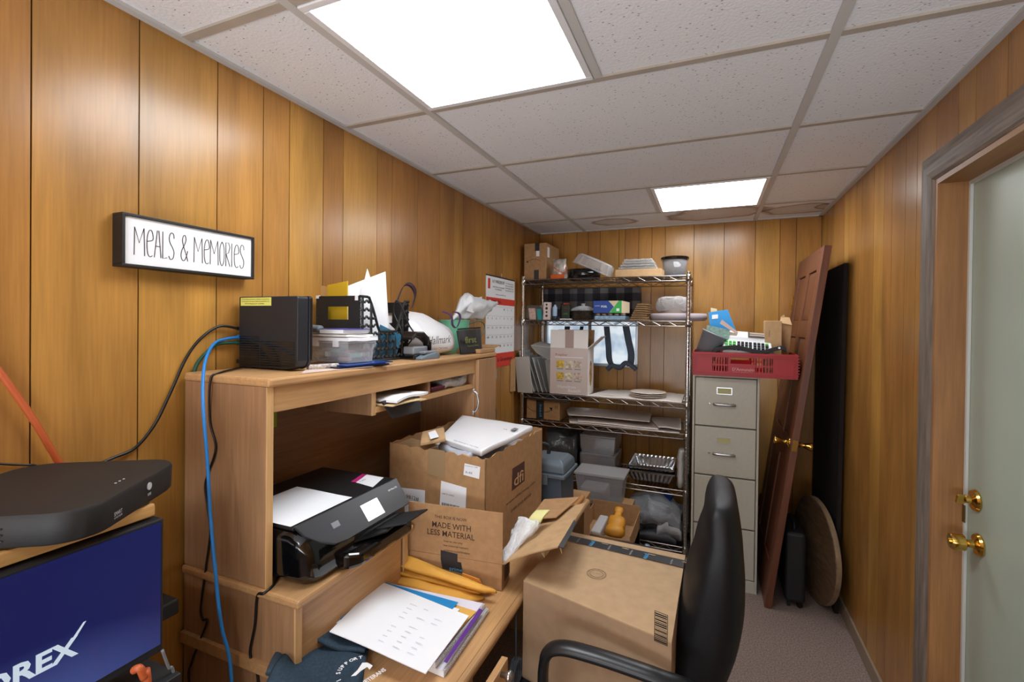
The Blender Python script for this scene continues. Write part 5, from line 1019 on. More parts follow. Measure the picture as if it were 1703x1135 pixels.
MB().lathe([(.092, .067), (.085, .08), (.05, .098), (.012, .104), (.012, .112), (.018, .118), (.0, .122)], (-.845, 3.35, Z2+.001), 28).build('glass_lid', clear('glass_lid', amt=.2, rough=.03), t, smooth=True)
tag(MB().box(-.74, -.53, 3.25, 3.46, Z2+.001, Z2+.03).build('bun_tray', mat('pale_blue_wrap', '7fa0b8', .35, noise=(40, .4)), bevel=.006), 'pale blue plastic wrapped tray under the foil carton', 'tray')
for i in range(5):
    tag(MB().lathe([(0, 0), (.018, 0), (.021, .006), (.014, .018), (0, .02)], (-.72+.043*i, 3.28, Z2+.031), 14).build('small_cup', mat('cup_brown', '6b5a4c', .5), smooth=True), 'small rounded cup squeezed between the blue tray and the foil carton', 'cup', 'row of small cups under the foil carton')
t = thing('foil_carton', (-.66, 3.3, Z2+.052), 'long blue green and tan carton lying on the second shelf', 'carton')
cx0, cx1, cy, cz0, cz1 = -.75, -.555, 3.262, Z2+.052, Z2+.135
MB().box(cx0, cx1, cy, cy+.16, cz0, cz1).build('carton_body', mat('tan_print_card', 'c9b79a', .55), t, bevel=.001)
yf = cy-.0005
MB().poly([(cx0, yf, cz0), (cx0+.11, yf, cz0), (cx0+.142, yf, (cz0+cz1)/2), (cx0+.105, yf, cz1), (cx0, yf, cz1)], (0, -.0005, 0)).build('blue_panel', mat('carton_blue', '123f8f', .5), t)
MB().poly([(cx0+.113, yf, cz0), (cx1, yf, cz0), (cx1, yf, cz1), (cx1-.02, yf, cz1)], (0, -.0005, 0)).build('green_panel', mat('carton_green', '2fa54b', .5), t)
text('PACIFIC', whiteS, t, (cx0+.012, yf-.0006, cz0+.045), (1, 0, 0), (0, 0, 1), .006, .035); text('FOIL', whiteS, t, (cx0+.055, yf-.0006, cz0+.037), (1, 0, 0), (0, 0, 1), .014, .042, bold=.02); rect(whiteS, t, (cx1-.035, yf-.0005, cz0+.012), (1, 0, 0), (0, 0, 1), .02, .018)
b = MB().poly([(cx1, cy, cz0), (cx1+.045, cy+.05, cz0), (cx1+.045, cy+.05, cz1-.01), (cx1, cy, cz1)], (0, .004, 0)); b.build('end_flap', MATS['tan_print_card'], t)
for i in range(8):
    z = Z2+.001+i*.0145; k_ = .02 if i < 5 else .05
    o = MB().sheet((-.50+.007*i, 3.25, z), (-.375+random.uniform(-.01, .01), 3.25, z), (-.375, 3.45, z), (-.50+.007*i, 3.45, z), .010, 6, 3, lambda u, v: .002*math.sin(u*4)).build('paper_tray', mat('kraft_tray', '7e5f3c', .85), bevel=.001)
    tag(o, 'brown kraft paper food tray in the stack on the second shelf', 'tray', 'stacked brown kraft trays on the second shelf')
tag(MB().lathe([(0, 0), (.17, .0), (.185, .012), (.188, .03), (.18, .048), (0, .05)], (-.20, 3.42, Z2+.002), 40, 1, .9).build('cake_drum', mat('lilac_grey_foam', 'a79b9f', .6), smooth=True), 'wide round lilac grey platter overhanging the right end of the second shelf', 'platter')
b = MB().rings([[V((-.23+hx*math.cos(a), 3.43+hx*.8*math.sin(a), z)) for a in [2*math.pi*k/28 for k in range(28)]] for z, hx in ((Z2+.053, .11), (Z2+.10, .12), (Z2+.15, .115), (Z2+.165, .10), (Z2+.17, .04))]); crumple(b, .02, 28)
tag(b.build('plate_bundle', clear('wrapped_plates', (.85, .84, .84), amt=.3, rough=.12, bump=(38, 1)), smooth=True, sub=1), 'bundle of platters in crinkled clear wrap on the round grey platter', 'plates')
tag(MB().lathe([(0, 0), (.088, 0), (.09, .10), (0, .102)], (-.23, 3.43, Z2+.053), 28).build('plate_pile', mat('brown_grey_plates', '8e8178', .5)), 'brown grey pile of plates inside the clear wrap', 'plates')
# ---- third shelf: folded grey cartons, white appliance carton, liner sheets, plates
gb = mat('grey_chipboard', '8f8e8a', .85); gbl = mat('light_chipboard', 'b4b3ae', .8)
labs = ['first', 'second', 'third', 'fourth', 'fifth', 'sixth']
for i in range(6):
    x0 = -1.245+i*.031; h = .30-.012*i; x1 = x0-.105+.006*i
    w0, w1 = 3.235+.005*i, 3.46
    o = MB().poly([(x0, w0, Z3+.001), (x0, w1, Z3+.001), (max(x1, -1.30), w1, Z3+h), (max(x1, -1.30), w0, Z3+h)], (.006, 0, 0)).build('folded_carton', gb if i % 2 else gbl, bevel=.001)
    tag(o, 'flat folded grey carton leaning to the left, %s from the left in the row' % labs[i], 'carton')
tag(MB().poly([(-1.285, 3.19, Z3-.0), (-1.17, 3.19, Z3+.0), (-1.20, 3.19, Z3+.262), (-1.31, 3.19, Z3+.255)], (0, .006, 0)).build('carton_blank', gbl), 'pale flat carton blank hanging over the front post of the third shelf', 'carton')
tag(MB().poly([(-1.316, 3.12, Z3+.01), (-1.295, 3.16, Z3+.01), (-1.297, 3.16, Z3+.25), (-1.316, 3.12, Z3+.24)], (.003, .004, 0)).build('carton_blank', cardM), 'narrow brown carton edge between the wall and the front shelf post', 'carton')
t = thing('carton_blank', (-1.1, 3.35, Z3+.3), 'open folded grey carton lying across the tops of the leaning ones', 'carton')
MB().poly([(-1.22, 3.28, Z3+.335), (-1.07, 3.30, Z3+.325), (-1.065, 3.40, Z3+.34), (-1.20, 3.42, Z3+.36)], (0, 0, .006)).build('top_panel', gbl, t)
MB().poly([(-1.22, 3.28, Z3+.332), (-1.17, 3.27, Z3+.285), (-1.075, 3.27, Z3+.235), (-1.06, 3.28, Z3+.28), (-1.07, 3.30, Z3+.325)], (.003, .004, 0)).build('front_panel', gb, t)
MB().poly([(-1.075, 3.285, Z3+.001), (-1.062, 3.285, Z3+.001), (-1.062, 3.285, Z3+.235), (-1.11, 3.285, Z3+.235)], (0, .08, 0)).build('side_panel', gb, t)
t = thing('appliance_carton', (-.92, 3.33, Z3), 'open white kitchen appliance carton with small food pictures on the third shelf', 'carton')
ax0, ax1, ay0, ay1, ah = -1.055, -.78, 3.24, 3.42, Z3+.33; acM, acW = mat('pinkish_grey_print', 'c9bab3', .6), mat('white_carton', 'e2ddd7', .6)
MB().box(ax0, ax1, ay0, ay0+.004, Z3+.001, ah).build('front_panel', acM, t); MB().box(ax0, ax1, ay1-.004, ay1, Z3+.001, ah).build('back_panel', acW, t)
MB().box(ax0, ax0+.004, ay0+.004, ay1-.004, Z3+.001, ah).build('side_panel', acW, t); MB().box(ax1-.004, ax1, ay0+.004, ay1-.004, Z3+.001, ah).build('side_panel', acW, t); MB().box(ax0, ax1, ay0+.004, ay1-.004, Z3+.001, Z3+.004).build('bottom_panel', acW, t)
fz = ah+.13; f_ = MB().poly([(ax0, ay0, ah+.001), (ax1, ay0, ah+.001), (ax1, ay0+.004, fz), (ax0, ay0+.004, fz)], (0, .004, 0)).build('front_flap', acW, t)
MB().box(ax0+.11, ax0+.172, ay0-.001, ay0+.003, ah+.002, fz-.001).build('tape', mat('mauve_tape', 'a68f88', .5), f_)
MB().poly([(ax0, ay1, ah+.001), (ax1, ay1, ah+.001), (ax1, ay1+.02, fz), (ax0, ay1+.02, fz)], (0, .003, 0)).build('back_flap', cardM, t)
MB().poly([(ax1, ay0+.01, ah+.001), (ax1, ay1-.01, ah+.001), (ax1+.09, ay1-.01, ah+.085), (ax1+.09, ay0+.01, ah+.085)], (-.002, 0, .003)).build('side_flap', acW, t)
yf = ay0-.0004; TC = lambda s, x, z, h, w, m: text(s, m, t, (ax0+x, yf, Z3+z), (1, 0, 0), (0, 0, 1), h, w)
TC('PrepStar', .04, .275, .016, .09, mat('dull_red_print', '9a3a30', .6)); MB().box(ax0+.035, ax1-.035, yf-.0005, yf, Z3+.262, Z3+.267).build('printed_line', whiteS, t)
TC('Hamilton', .06, .045, .022, .13, whiteS); TC('Beach', .135, .02, .022, .09, whiteS)
for r_ in range(2):
    for c_ in range(3):
        x = ax0+.047+c_*.065; z = Z3+.19-r_*.085; MB().box(x, x+.055, yf-.0006, yf, z, z+.052).build('food_picture', mat('food_yellow%d' % ((r_*3+c_) % 3), ('d8b648', 'd9cdb0', 'cbb9a8')[(r_*3+c_) % 3], .6, noise=(45, .55)), t)
        MB().box(x+.004, x+.05, yf-.0005, yf, z-.012, z-.006).build('caption', greyM, t)
MB().lathe([(0, 0), (.035, 0), (.035, .0006), (0, .0006)], n=20, sy=2.6).xf(Matrix.Translation((ax1+.0002, 3.33, Z3+.15)) @ Matrix.Rotation(math.pi/2, 4, 'Y') @ Matrix.Rotation(math.pi/2, 4, 'Z')).build('mixer_picture', mat('food_photo', 'b98a5a', .6, noise=(30, .7)), t)
for i, (x0, x1, y0, y1, z, lb) in enumerate(((-.79, -.16, 3.225, 3.62, Z3+.001, 'large white paper liner sheet covering the right half of the third shelf'), (-.70, -.20, 3.30, 3.63, Z3+.004, 'second torn white sheet lying behind the plates on the third shelf'))):
    b = MB().sheet((x0, y0, z), (x1, y0, z), (x1-.02*i, y1, z), (x0+.08, y1, z), .0022, 20, 10, lambda u, v: .0012*math.sin(u*17+v*5)); tag(b.build('liner_sheet', mat('off_white_board', 'e2d8d0', .8)), lb, 'paper')
for i in range(3):
    tag(MB().lathe([(0, 0), (.07, 0), (.085, .003), (.120, .010), (.119, .012), (.084, .006), (0, .004)], (-.385, 3.36, Z3+.008+i*.0115), 36).build('plate', mat('cream_foam_plate', 'e6d8ca', .55), smooth=True), ['bottom', 'middle', 'top'][i]+' one of three cream plates stacked on the third shelf', 'plate')
# ---- fourth shelf
t = thing('cardboard_box', (-1.14, 3.4, Z4), 'brown parcel box with dark tape and a curved arrow on the fourth shelf', 'box')
MB().box(-1.24, -.985, 3.26, 3.56, Z4+.001, Z4+.14).build('box_body', cardM, t, bevel=.002); yf = 3.2594
MB().box(-1.165, -1.105, yf-.0005, yf, Z4+.003, Z4+.139).build('tape', tapeM, t); b = MB(); b.tube(smoothpath([V((-1.235, yf, Z4+.085)), V((-1.20, yf, Z4+.06)), V((-1.14, yf, Z4+.05)), V((-1.075, yf, Z4+.06)), V((-1.05, yf, Z4+.075))]), .003, 5, flat=.3)
b.poly([(-1.065, yf, Z4+.092), (-1.04, yf, Z4+.09), (-1.045, yf, Z4+.065)], (0, -.0006, 0)); b.build('printed_arrow', inkM, t)
text('prime', MATS['tape_blue'], t, (-1.125, yf-.0008, Z4+.02), (0, 0, 1), (-1, 0, 0), .02, .09)
for x in (-1.02, -1.005): MB().box(x, x+.003, yf-.0005, yf, Z4+.085, Z4+.11).build('printed_arrow', inkM, t)
tag(MB().sheet((-1.22, 3.24, Z4+.142), (-.92, 3.20, Z4+.145), (-.83, 3.50, Z4+.15), (-1.20, 3.55, Z4+.145), .010, 8, 6).build('baking_sheet', mat('dark_steel', '504a48', .4, .7), bevel=.003), 'dark metal baking sheet lying on the parcel box under the third shelf', 'baking tray')
sheetm = mat('grey_white_board', 'd2c6be', .8)
for i, (x0, x1, y0, lb) in enumerate(((-1.0, -.17, 3.215, 'lowest wide sheet of pale cardboard on the fourth shelf'), (-.94, -.30, 3.225, 'second pale cardboard sheet in the stack on the fourth shelf'), (-1.02, -.36, 3.25, 'topmost pale cardboard sheet, its left corner jutting out'), (-.40, -.16, 3.23, 'short pale cardboard sheet at the right of the fourth shelf'))):
    z = Z4+.002+(.022 if i == 3 else i*.010)+(.026 if i == 2 else 0)
    b = MB().sheet((x0+.1, y0, z), (x1, y0, z+(0 if i != 2 else .006)), (x1-.02, 3.60, z+.004), (x0-.0, 3.55, z), .004, 16, 8, lambda u, v: .003*math.sin(u*5)); tag(b.build('cardboard_sheet', sheetm), lb, 'cardboard')
# ---- fifth shelf
wr = clear('wrapped_foil', (.75, .76, .79), amt=.2, rough=.12, bump=(70, 1))
for i, (z, lb) in enumerate(((Z5+.001, 'lower wrapped stack of foil pans on the fifth shelf'), (Z5+.135, 'upper wrapped stack of foil pans on the fifth shelf'))):
    t = thing('foil_pan_stack', (-.72, 3.45, z), lb, 'foil pans')
    x0, x1 = -.85, -.60
    MB().rings([[V((x0+d, 3.34+d, zz)), V((x1-d, 3.34+d, zz)), V((x1-d, 3.58-d, zz)), V((x0+d, 3.58-d, zz))] for zz, d in ((z, .022), (z+.02, .012), (z+.115, .004), (z+.125, .0), (z+.13, .002))]).build('pans', foil, t, bevel=.006)
    b = MB().rings([[V((x0-.004+d, 3.335+d, zz)), V(((x0+x1)/2, 3.335+d, zz)), V((x1+.004-d, 3.335+d, zz)), V((x1+.004-d, 3.585-d, zz)), V(((x0+x1)/2, 3.585-d, zz)), V((x0-.004+d, 3.585-d, zz))] for zz, d in ((z, .018), (z+.04, .006), (z+.08, .003), (z+.131, .0), (z+.133, .004))]); crumple(b, .003, 50).build('plastic_wrap', wr, t)
def foilpan(x0, x1, y0, y1, z0, h, lb):
    t = thing('foil_pan', ((x0+x1)/2, (y0+y1)/2, z0), lb, 'foil pan'); b = MB(); N_ = 80
    def loop(k, z, cor=0):
        out = []; ins = .03*(1-k); a0, a1, b0, b1 = x0+ins, x1-ins, y0+ins, y1-ins; per = [(a0, b0, a1, b0), (a1, b0, a1, b1), (a1, b1, a0, b1), (a0, b1, a0, b0)]
        for s, (p, q, r, u) in enumerate(per):
            for i in range(N_//4):
                f = i/(N_//4); x, y = p+(r-p)*f, q+(u-q)*f; off = cor*(1 if i % 2 else -1); nx, ny = [(0, -1), (1, 0), (0, 1), (-1, 0)][s]; out.append(V((x+nx*off, y+ny*off, z)))
        return out
    b.rings([loop(0, z0+.001), loop(.15, z0+.008, .0018), loop(.9, z0+h-.018, .0018), loop(1, z0+h-.01), loop(1.25, z0+h-.01), loop(1.3, z0+h), loop(1.0, z0+h), loop(.9, z0+h-.016, .0018), loop(.15, z0+.010, .0018), loop(0, z0+.003)], cap=True)
    b.build('pan_body', foil, t, smooth=False)
foilpan(-.505, -.205, 3.28, 3.60, Z5+.001, .075, 'lower of two nested rectangular foil roasting pans on the fifth shelf'); foilpan(-.500, -.210, 3.285, 3.60, Z5+.030, .075, 'upper of two nested foil roasting pans, open and empty, on the fifth shelf')
b = MB().rings([[V((-.165+.022*math.cos(a)+o, 3.30+.045*math.sin(a), Z5+.002+z)) for a in [2*math.pi*k/16 for k in range(16)]] for z, o in ((0, 0), (.05, .004), (.06, 0), (.11, .004), (.12, 0), (.17, .004), (.18, 0), (.23, .01), (.245, .012))]); crumple(b, .005, 50)
tag(b.build('foam_cup_sleeve', mat('white_foam', 'c9c7c2', .7), smooth=True), 'white wrapped sleeve of foam cups upright at the right post of the fifth shelf', 'cups')
b = MB().sheet((-1.1, 3.3, Z5+.002), (-.88, 3.3, Z5+.002), (-.88, 3.55, Z5+.002), (-1.1, 3.55, Z5+.002), .26, 10, 10, lambda u, v: .02*math.sin(u*7)*math.sin(v*5)); crumple(b, .03, 12)
tag(b.build('plastic_bag', mat('dark_grey_film', '3c3d3f', .3, bump=(20, .8, .01)), smooth=True), 'dark crumpled plastic bag on the fifth shelf behind the tool box', 'bag')
# ---- bottom shelf: bags
film = clear('grey_film', (.55, .57, .6), amt=.35, rough=.1, bump=(22, 1))
def bag(name, x0, x1, y0, y1, z, h, m, lb, f=14, am=.035, cat='bag'):
    n = 14; b = MB().sheet((x0, y0, z), (x1, y0, z), (x1, y1, z), (x0, y1, z), h*.5, n, n, lambda u, v: h*.5*(math.sin(math.pi*u)*math.sin(math.pi*v))**.5 if 0 < u < 1 and 0 < v < 1 else 0)
    crumple(b, am, f); b.v = [V((p.x, p.y, max(p.z, z+.001))) for p in b.v]; return tag(b.build(name, m, smooth=True), lb, cat)
bag('plastic_bag', -.52, -.17, 3.28, 3.60, Z6, .24, mat('grey_poly_film', '54585c', .2, bump=(24, 1, .012)), 'big crumpled grey plastic bag on the bottom shelf')
bag('plastic_bag', -.50, -.16, 3.24, 3.5, Z6+.10, .17, film, 'clear crinkled plastic bag lying over the grey one on the bottom shelf')
bag('plastic_bag', -.30, -.15, 3.235, 3.40, Z6+.03, .13, mat('milky_film', 'a9a9aa', .3, bump=(30, .8, .01)), 'milky white plastic bag at the right front of the bottom shelf')
bag('blue_wrapper', -.36, -.22, 3.34, 3.46, Z6+.235, .025, mat('deep_blue_film', '1c3f8a', .3), 'blue printed wrapper on top of the bags on the bottom shelf', 20, .012, 'wrapper')
tag(MB().box(-.37, -.25, 3.235, 3.26, Z6+.01, Z6+.045).rot(6, (-.3, 3.25, Z6), 'Y').build('glove_pack', mat('yellow_pack', 'c2a21c', .5), bevel=.004), 'small yellow pack at the front of the bottom shelf', 'package')
bag('plastic_bag', -.42, -.18, 3.225, 3.33, Z6+.001, .06, mat('dark_grey_cloth', '3b3d42', .6), 'dark grey folded bag along the front edge of the bottom shelf', 18, .012)
# ------------------------------------------------------------------ pile in front of the shelves: crate, tote, utensil box
t = thing('support_carton', (-.66, 2.8, 0), 'brown carton stack on the floor beside the desk end carrying the tote', 'box')
MB().box(-.98, -.42, 2.45, 3.05, 0, .20).build('box_body', cardM, t, bevel=.003)
t = thing('utensil_box', (-.52, 2.8, .20), 'open brown carton lid box holding a yellow lantern like sprayer, before the shelves', 'box')
ux0, ux1, uy0, uy1, uz0, uz1 = -.665, -.375, 2.56, 2.95, .201, .42
k2 = cardM
MB().box(ux0, ux1, uy0, uy0+.004, uz0, uz1-.02).build('front_panel', k2, t); MB().box(ux0, ux1, uy1-.004, uy1, uz0, uz1+.03).build('back_panel', k2, t)
MB().box(ux0, ux0+.004, uy0+.004, uy1-.004, uz0, uz1).build('side_panel', k2, t); MB().box(ux1-.004, ux1, uy0+.004, uy1-.004, uz0, uz1).build('side_panel', k2, t); MB().box(ux0, ux1, uy0+.004, uy1-.004, uz0, uz0+.12).build('bottom_panel', k2, t)
text('OXY', mat('rust_red_print', '8c2c1a', .7), t, (ux0+.01, uy0-.0004, uz1-.075), (1, 0, 0), (0, 0, 1), .032, .065, bold=.03); text('CLEAN PLASTIC', brownink, t, (ux0+.10, uy0-.0004, uz1-.07), (1, 0, 0), (0, 0, 1), .012, .12)
t = thing('trigger_bottle', (-.47, 2.75, .33), 'mustard yellow plastic bottle shape lying in the open utensil box', 'bottle')
b = MB().lathe([(0, 0), (.055, 0), (.055, .04), (.047, .045), (.047, .055), (.053, .06), (.05, .11), (.022, .125), (.02, .15), (.028, .155), (.026, .185), (0, .19)], n=8, sy=.6)
yel = mat('mustard_plastic', 'd3922f', .5); b.xf(Matrix.Translation((-.475, 2.64, .385)) @ Matrix.Rotation(math.radians(-62), 4, 'X')); b.build('bottle_body', yel, t, smooth=True)
MB().box(-.525, -.425, 2.70, 2.71, .36, .42).build('collar_plate', yel, t, bevel=.003)
tag(MB().box(-.60, -.545, 2.60, 2.85, .325, .40).build('white_tub', mat('translucent_white', 'c4c2c4', .4), bevel=.01), 'translucent white tub inside the left part of the utensil box', 'tub')
t = thing('storage_tote', (-.7, 2.78, .42), 'grey clear plastic storage bin with a tight lid standing behind the utensil box', 'storage bin')
tx0, tx1, ty0, ty1, tz0, tz1 = -.80, -.475, 2.97, 3.18, .40, .60
MB().box(-.86, -.44, 3.06, 3.19, .0, .399).build('bin_stand', cardM, t)
smoke = clear('smoky_bin', (.5, .5, .52), amt=.22, rough=.2)
tray(MB(), tx0+.01, tx1-.01, ty0+.01, ty1, tz0, tz1-.015, .003, .02).build('bin_body', smoke, t, bevel=.004)
MB().box(tx0, tx1, ty0, ty1+.005, tz1-.015, tz1).build('bin_lid', clear('smoky_lid', (.45, .43, .43), amt=.3, rough=.25), t, bevel=.004)
MB().box(tx0+.03, tx1-.12, ty0+.03, ty1-.02, tz0+.005, tz0+.10).build('white_contents', mat('pale_pink_pack', 'c8bcba', .6), t, bevel=.02)
for i, (x, y, z, r, lb) in enumerate(((-.735, 2.72, .43, .038, 'white lidded tub behind the flap of the shallow box'), )):
    tag(MB().lathe([(0, 0), (r, 0), (r+.004, .03), (r+.007, .032), (r+.007, .04), (0, .042)], (x, y, z), 24).build('round_tub', whiteS, smooth=False), lb, 'tub')
for i, (x, y, lb) in enumerate(((-.745, 2.58, 'left black lidded jar in front of the storage bin'), (-.685, 2.60, 'right black lidded jar in front of the storage bin'), (-.70, 2.69, 'rear black lidded jar in front of the storage bin'))):
    t = thing('condiment_jar', (x, y, .35), lb, 'jar'); MB().lathe([(0, 0), (.028, 0), (.03, .004), (.03, .035), (0, .035)], (x, y, .352), 20).build('jar_body', clear('green_glass', (.45, .55, .45), amt=.5), t, smooth=True); MB().lathe([(.031, .035), (.031, .052), (.028, .055), (0, .055)], (x, y, .352), 20).build('jar_lid', blackG, t)
tag(MB().box(-.80, -.667, 2.52, 2.95, .201, .35).build('foam_block', mat('white_foam_block', 'b9b4b2', .8), bevel=.004), 'white foam tray holding the black lidded jars', 'tray')
tag(MB().lathe([(0, 0), (.03, 0), (.034, .02), (.034, .16), (.02, .2), (.014, .21), (.014, .225), (0, .225)], (-.335, 2.62, .0), 18).build('cleaner_bottle', mat('milky_plastic', 'a5abb5', .35), smooth=True), 'milky plastic bottle on the floor beside the utensil box', 'bottle')
tag(MB().box(-.365, -.335, 2.70, 2.78, .0, .31).rot(8, (-.35, 2.74, 0), 'Y').build('blue_cap_pouch', mat('milky_blue_plastic', '9fb0cf', .35, noise=(14, .6)), bevel=.01), 'tall milky and blue plastic pouch leaning on the utensil box', 'pouch')
tag(MB().box(-.70, -.555, 2.27, 2.40, 0, .69).build('carton_column', cardM, bevel=.002), 'upright brown carton behind the end of the desk', 'box')
# ------------------------------------------------------------------ filing cabinet
fcM = mat('putty_steel', 'bbb8aa', .45, noise=(60, .04)); fcd = mat('putty_steel_shadow_gap', '5f5b50', .6)
CX0, CX1, CY0, CY1, CH = -.088, .272, 3.055, 3.69, 1.262
t = thing('filing_cabinet', ((CX0+CX1)/2, (CY0+CY1)/2, 0), 'tall putty coloured four drawer steel filing cabinet beside the wire shelves', 'filing cabinet')
MB().box(CX0, CX0+.012, CY0, CY1, 0, CH).box(CX1-.012, CX1, CY0, CY1, 0, CH).box(CX0+.012, CX1-.012, CY0, CY1, CH-.014, CH).box(CX0+.012, CX1-.012, CY1-.01, CY1, 0, CH-.014).box(CX0+.012, CX1-.012, CY0, CY0+.02, 0, .07).build('cabinet_body', fcM, t, bevel=.002)
MB().box(CX0+.012, CX1-.012, CY0+.02, CY0+.025, .07, CH-.014).build('shadow_gap_panel', fcd, t)
dz = (CH-.014-.072)/4
for i in range(4):
    z0 = .072+i*dz; d = MB().box(CX0+.0155, CX1-.0155, CY0+.001, CY0+.02, z0+.004, z0+dz-.004).build('drawer', fcM, t, bevel=.003); xm = (CX0+CX1)/2-.005; zh = z0+dz*.46
    b = MB().tube(smoothpath([(xm-.052, CY0+.001, zh), (xm-.05, CY0-.022, zh), (xm+.05, CY0-.022, zh), (xm+.052, CY0+.001, zh)], 4), .006, 8, flat=1.2)
    b.build('handle', steel, d, smooth=True)
    b = MB(); zl = z0+dz*.66
    for q in ((xm-.042, xm+.042, zl, zl+.005), (xm-.042, xm+.042, zl+.037, zl+.042), (xm-.042, xm-.037, zl+.005, zl+.037), (xm+.037, xm+.042, zl+.005, zl+.037)): b.box(q[0], q[1], CY0-.004, CY0+.001, q[2], q[3])
    b.build('label_holder', steel, d); MB().box(xm-.037, xm+.037, CY0-.001, CY0+.001, zl+.005, zl+.037).build('label_card', mat('aged_label_card', 'b9b37f', .7), d)
    MB().box(xm-.085, xm-.073, CY0-.004, CY0+.001, zh-.004, zh+.008).build('lock', steel, d, bevel=.002)
# ------------------------------------------------------------------ red crate on the cabinet
t = thing('bread_crate', (.18, 3.2, CH), 'red plastic bread crate lying across the top of the filing cabinet', 'crate')
RX0, RX1, RY0, RY1, RH0, RH1 = -.088, .452, 2.985, 3.36, CH+.001, CH+.138
def crate_side(x0, x1, y0, y1, along):
    b = MB(); L_ = (x1-x0) if along == 'x' else (y1-y0); hs = []
    if along == 'x':
        def bb(a, c, z0, z1, dy=0): b.box(x0+a, x0+c, y0-dy, y1, RH0+z0, RH0+z1)
    else:
        def bb(a, c, z0, z1, dy=0): b.box(x0, x1, y0+a, y0+c, RH0+z0, RH0+z1)
    H = RH1-RH0
    g0, g1 = .205*L_, .345*L_; h0, h1 = .375*L_, .6*L_; k0, k1 = .62*L_, .765*L_
    bb(0, L_, 0, .03); bb(0, L_, H-.028, H)
    bb(0, g0, .03, H-.028); bb(g1, h0, .03, H-.028); bb(k1, L_, .03, H-.028)
    bb(h0, h1, .03, H-.062); bb(h1, k0, .03, H-.028)
    for a, c in ((g0, g1), (k0, k1)):
        n = 5; w = (c-a)/n; bb(a, c, .062, .070)
        for i in range(n+1): bb(a+i*w-.0035, a+i*w+.0035, .03, .062); bb(a+i*w-.0035, a+i*w+.0035, .070, H-.028)
    for z in (.018, H-.012, H-.024): bb(-.004, L_+.004, z, z+.004, .004)
    if along == 'x':
        for i in range(6): b.box(x0-.006, x0+.02, y0-.005, y0, RH0+.03+i*.016, RH0+.036+i*.016).box(x1-.02, x1+.006, y0-.005, y0, RH0+.03+i*.016, RH0+.036+i*.016)
    return b
crate_side(RX0, RX1, RY0, RY0+.005, 'x').build('front_side', redP, t); crate_side(RX0, RX1, RY1-.005, RY1, 'x').build('back_side', redP, t)
crate_side(RX0, RX0+.005, RY0+.005, RY1-.005, 'y').build('end_side', redP, t); crate_side(RX1-.005, RX1, RY0+.005, RY1-.005, 'y').build('end_side', redP, t)
b = MB(); n = 12
for i in range(n): x = RX0+.005+(RX1-RX0-.01)*(i+.5)/n; b.box(x-.008, x+.008, RY0+.005, RY1-.005, RH0, RH0+.005)
for i in range(8): y = RY0+.01+(RY1-RY0-.02)*(i+.5)/8; b.box(RX0+.005, RX1-.005, y-.006, y+.006, RH0, RH0+.004)
b.build('slatted_floor', redP, t)
text("D'Annunzio", mat('pale_crate_print', 'c98f8f', .6), t, (RX0+.212, RY0-.001, RH0+.036), (1, 0, 0), (0, 0, 1), .017, .112, bold=.02); text('FAMOUS BAKERIES INC.', MATS['pale_crate_print'], t, (RX0+.215, RY0-.001, RH0+.027), (1, 0, 0), (0, 0, 1), .004, .105)
# contents of the crate
t = thing('plastic_bin', (-.02, 3.18, CH+.03), 'grey plastic bin tipped on its side at the left of the red crate', 'bin')
binM = mat('slate_plastic', '868c92', .45)
b = MB(); R0 = [V((-.05+.052*math.cos(a)*1.3, .0+.10*math.sin(a), 0)) for a in [2*math.pi*k/24 for k in range(24)]]
rg = []
for z, k in ((0, .72), (.19, 1), (.192, 1.07), (.20, 1.07), (.20, .98), (.192, .96), (.004, .69)): rg.append([V((.075*k*math.copysign(abs(math.cos(a))**.7, math.cos(a)), .12*k*math.copysign(abs(math.sin(a))**.7, math.sin(a)), z)) for a in [2*math.pi*q/28 for q in range(28)]])
b.rings(rg); b.xf(Matrix.Translation((-.045, 3.17, CH+.06)) @ Matrix.Rotation(math.radians(24), 4, 'Y')); b.build('bin_body', binM, t, smooth=True)
def lean(name, pts, y, th, m, lb, cat):
    P = [at(x, yy, Y=y) for x, yy in pts]; return tag(MB().poly(P, (0, th, 0)).build(name, m), lb, cat)
o = lean('tile_sample', [(1173, 560), (1211, 571), (1214, 549), (1176, 541)], 3.10, .008, mat('green_grey_mosaic', '86a79b', .5, noise=(60, .35)), 'mottled green grey card leaning inside the grey bin', 'card')
o = lean('sign_folder', [(1183, 560), (1228, 560), (1210, 515), (1178, 520)], 3.24, .004, mat('sky_blue_card', '2b8fd0', .45), 'bright blue folder standing tilted in the red crate', 'folder'); rect(whiteP, o, at(1184, 531, Y=3.238), (1, 0, .1), (0, 0, 1), .035, .026)
lean('paper_sheet', [(1182, 530), (1195, 530), (1192, 514), (1182, 512)], 3.25, .001, mat('cream_slip', 'd9c79c', .7), 'cream slip of paper behind the top of the blue folder', 'paper')
lean('ruler', [(1197, 538), (1226, 557), (1228, 553), (1201, 532)], 3.12, .003, mat('pinkish_wood', 'c9aca0', .6), 'pinkish white strip lying across the blue folder', 'strip')
lean('paper_sheet', [(1209, 572), (1222, 571), (1226, 555), (1214, 552)], 3.11, .01, mat('beige_card', 'b5a794', .7), 'beige torn card between the mosaic card and the calculator', 'card')
t = thing('printing_calculator', (.2, 3.12, CH+.12), 'white desktop printing calculator with black keys on top of the red crate', 'calculator')
Mx = Matrix.Translation((.205, 3.08, CH+.155)) @ Matrix.Rotation(math.radians(4), 4, 'Y') @ Matrix.Rotation(math.radians(30), 4, 'X')
whC = mat('office_white', 'd8dadd', .45)
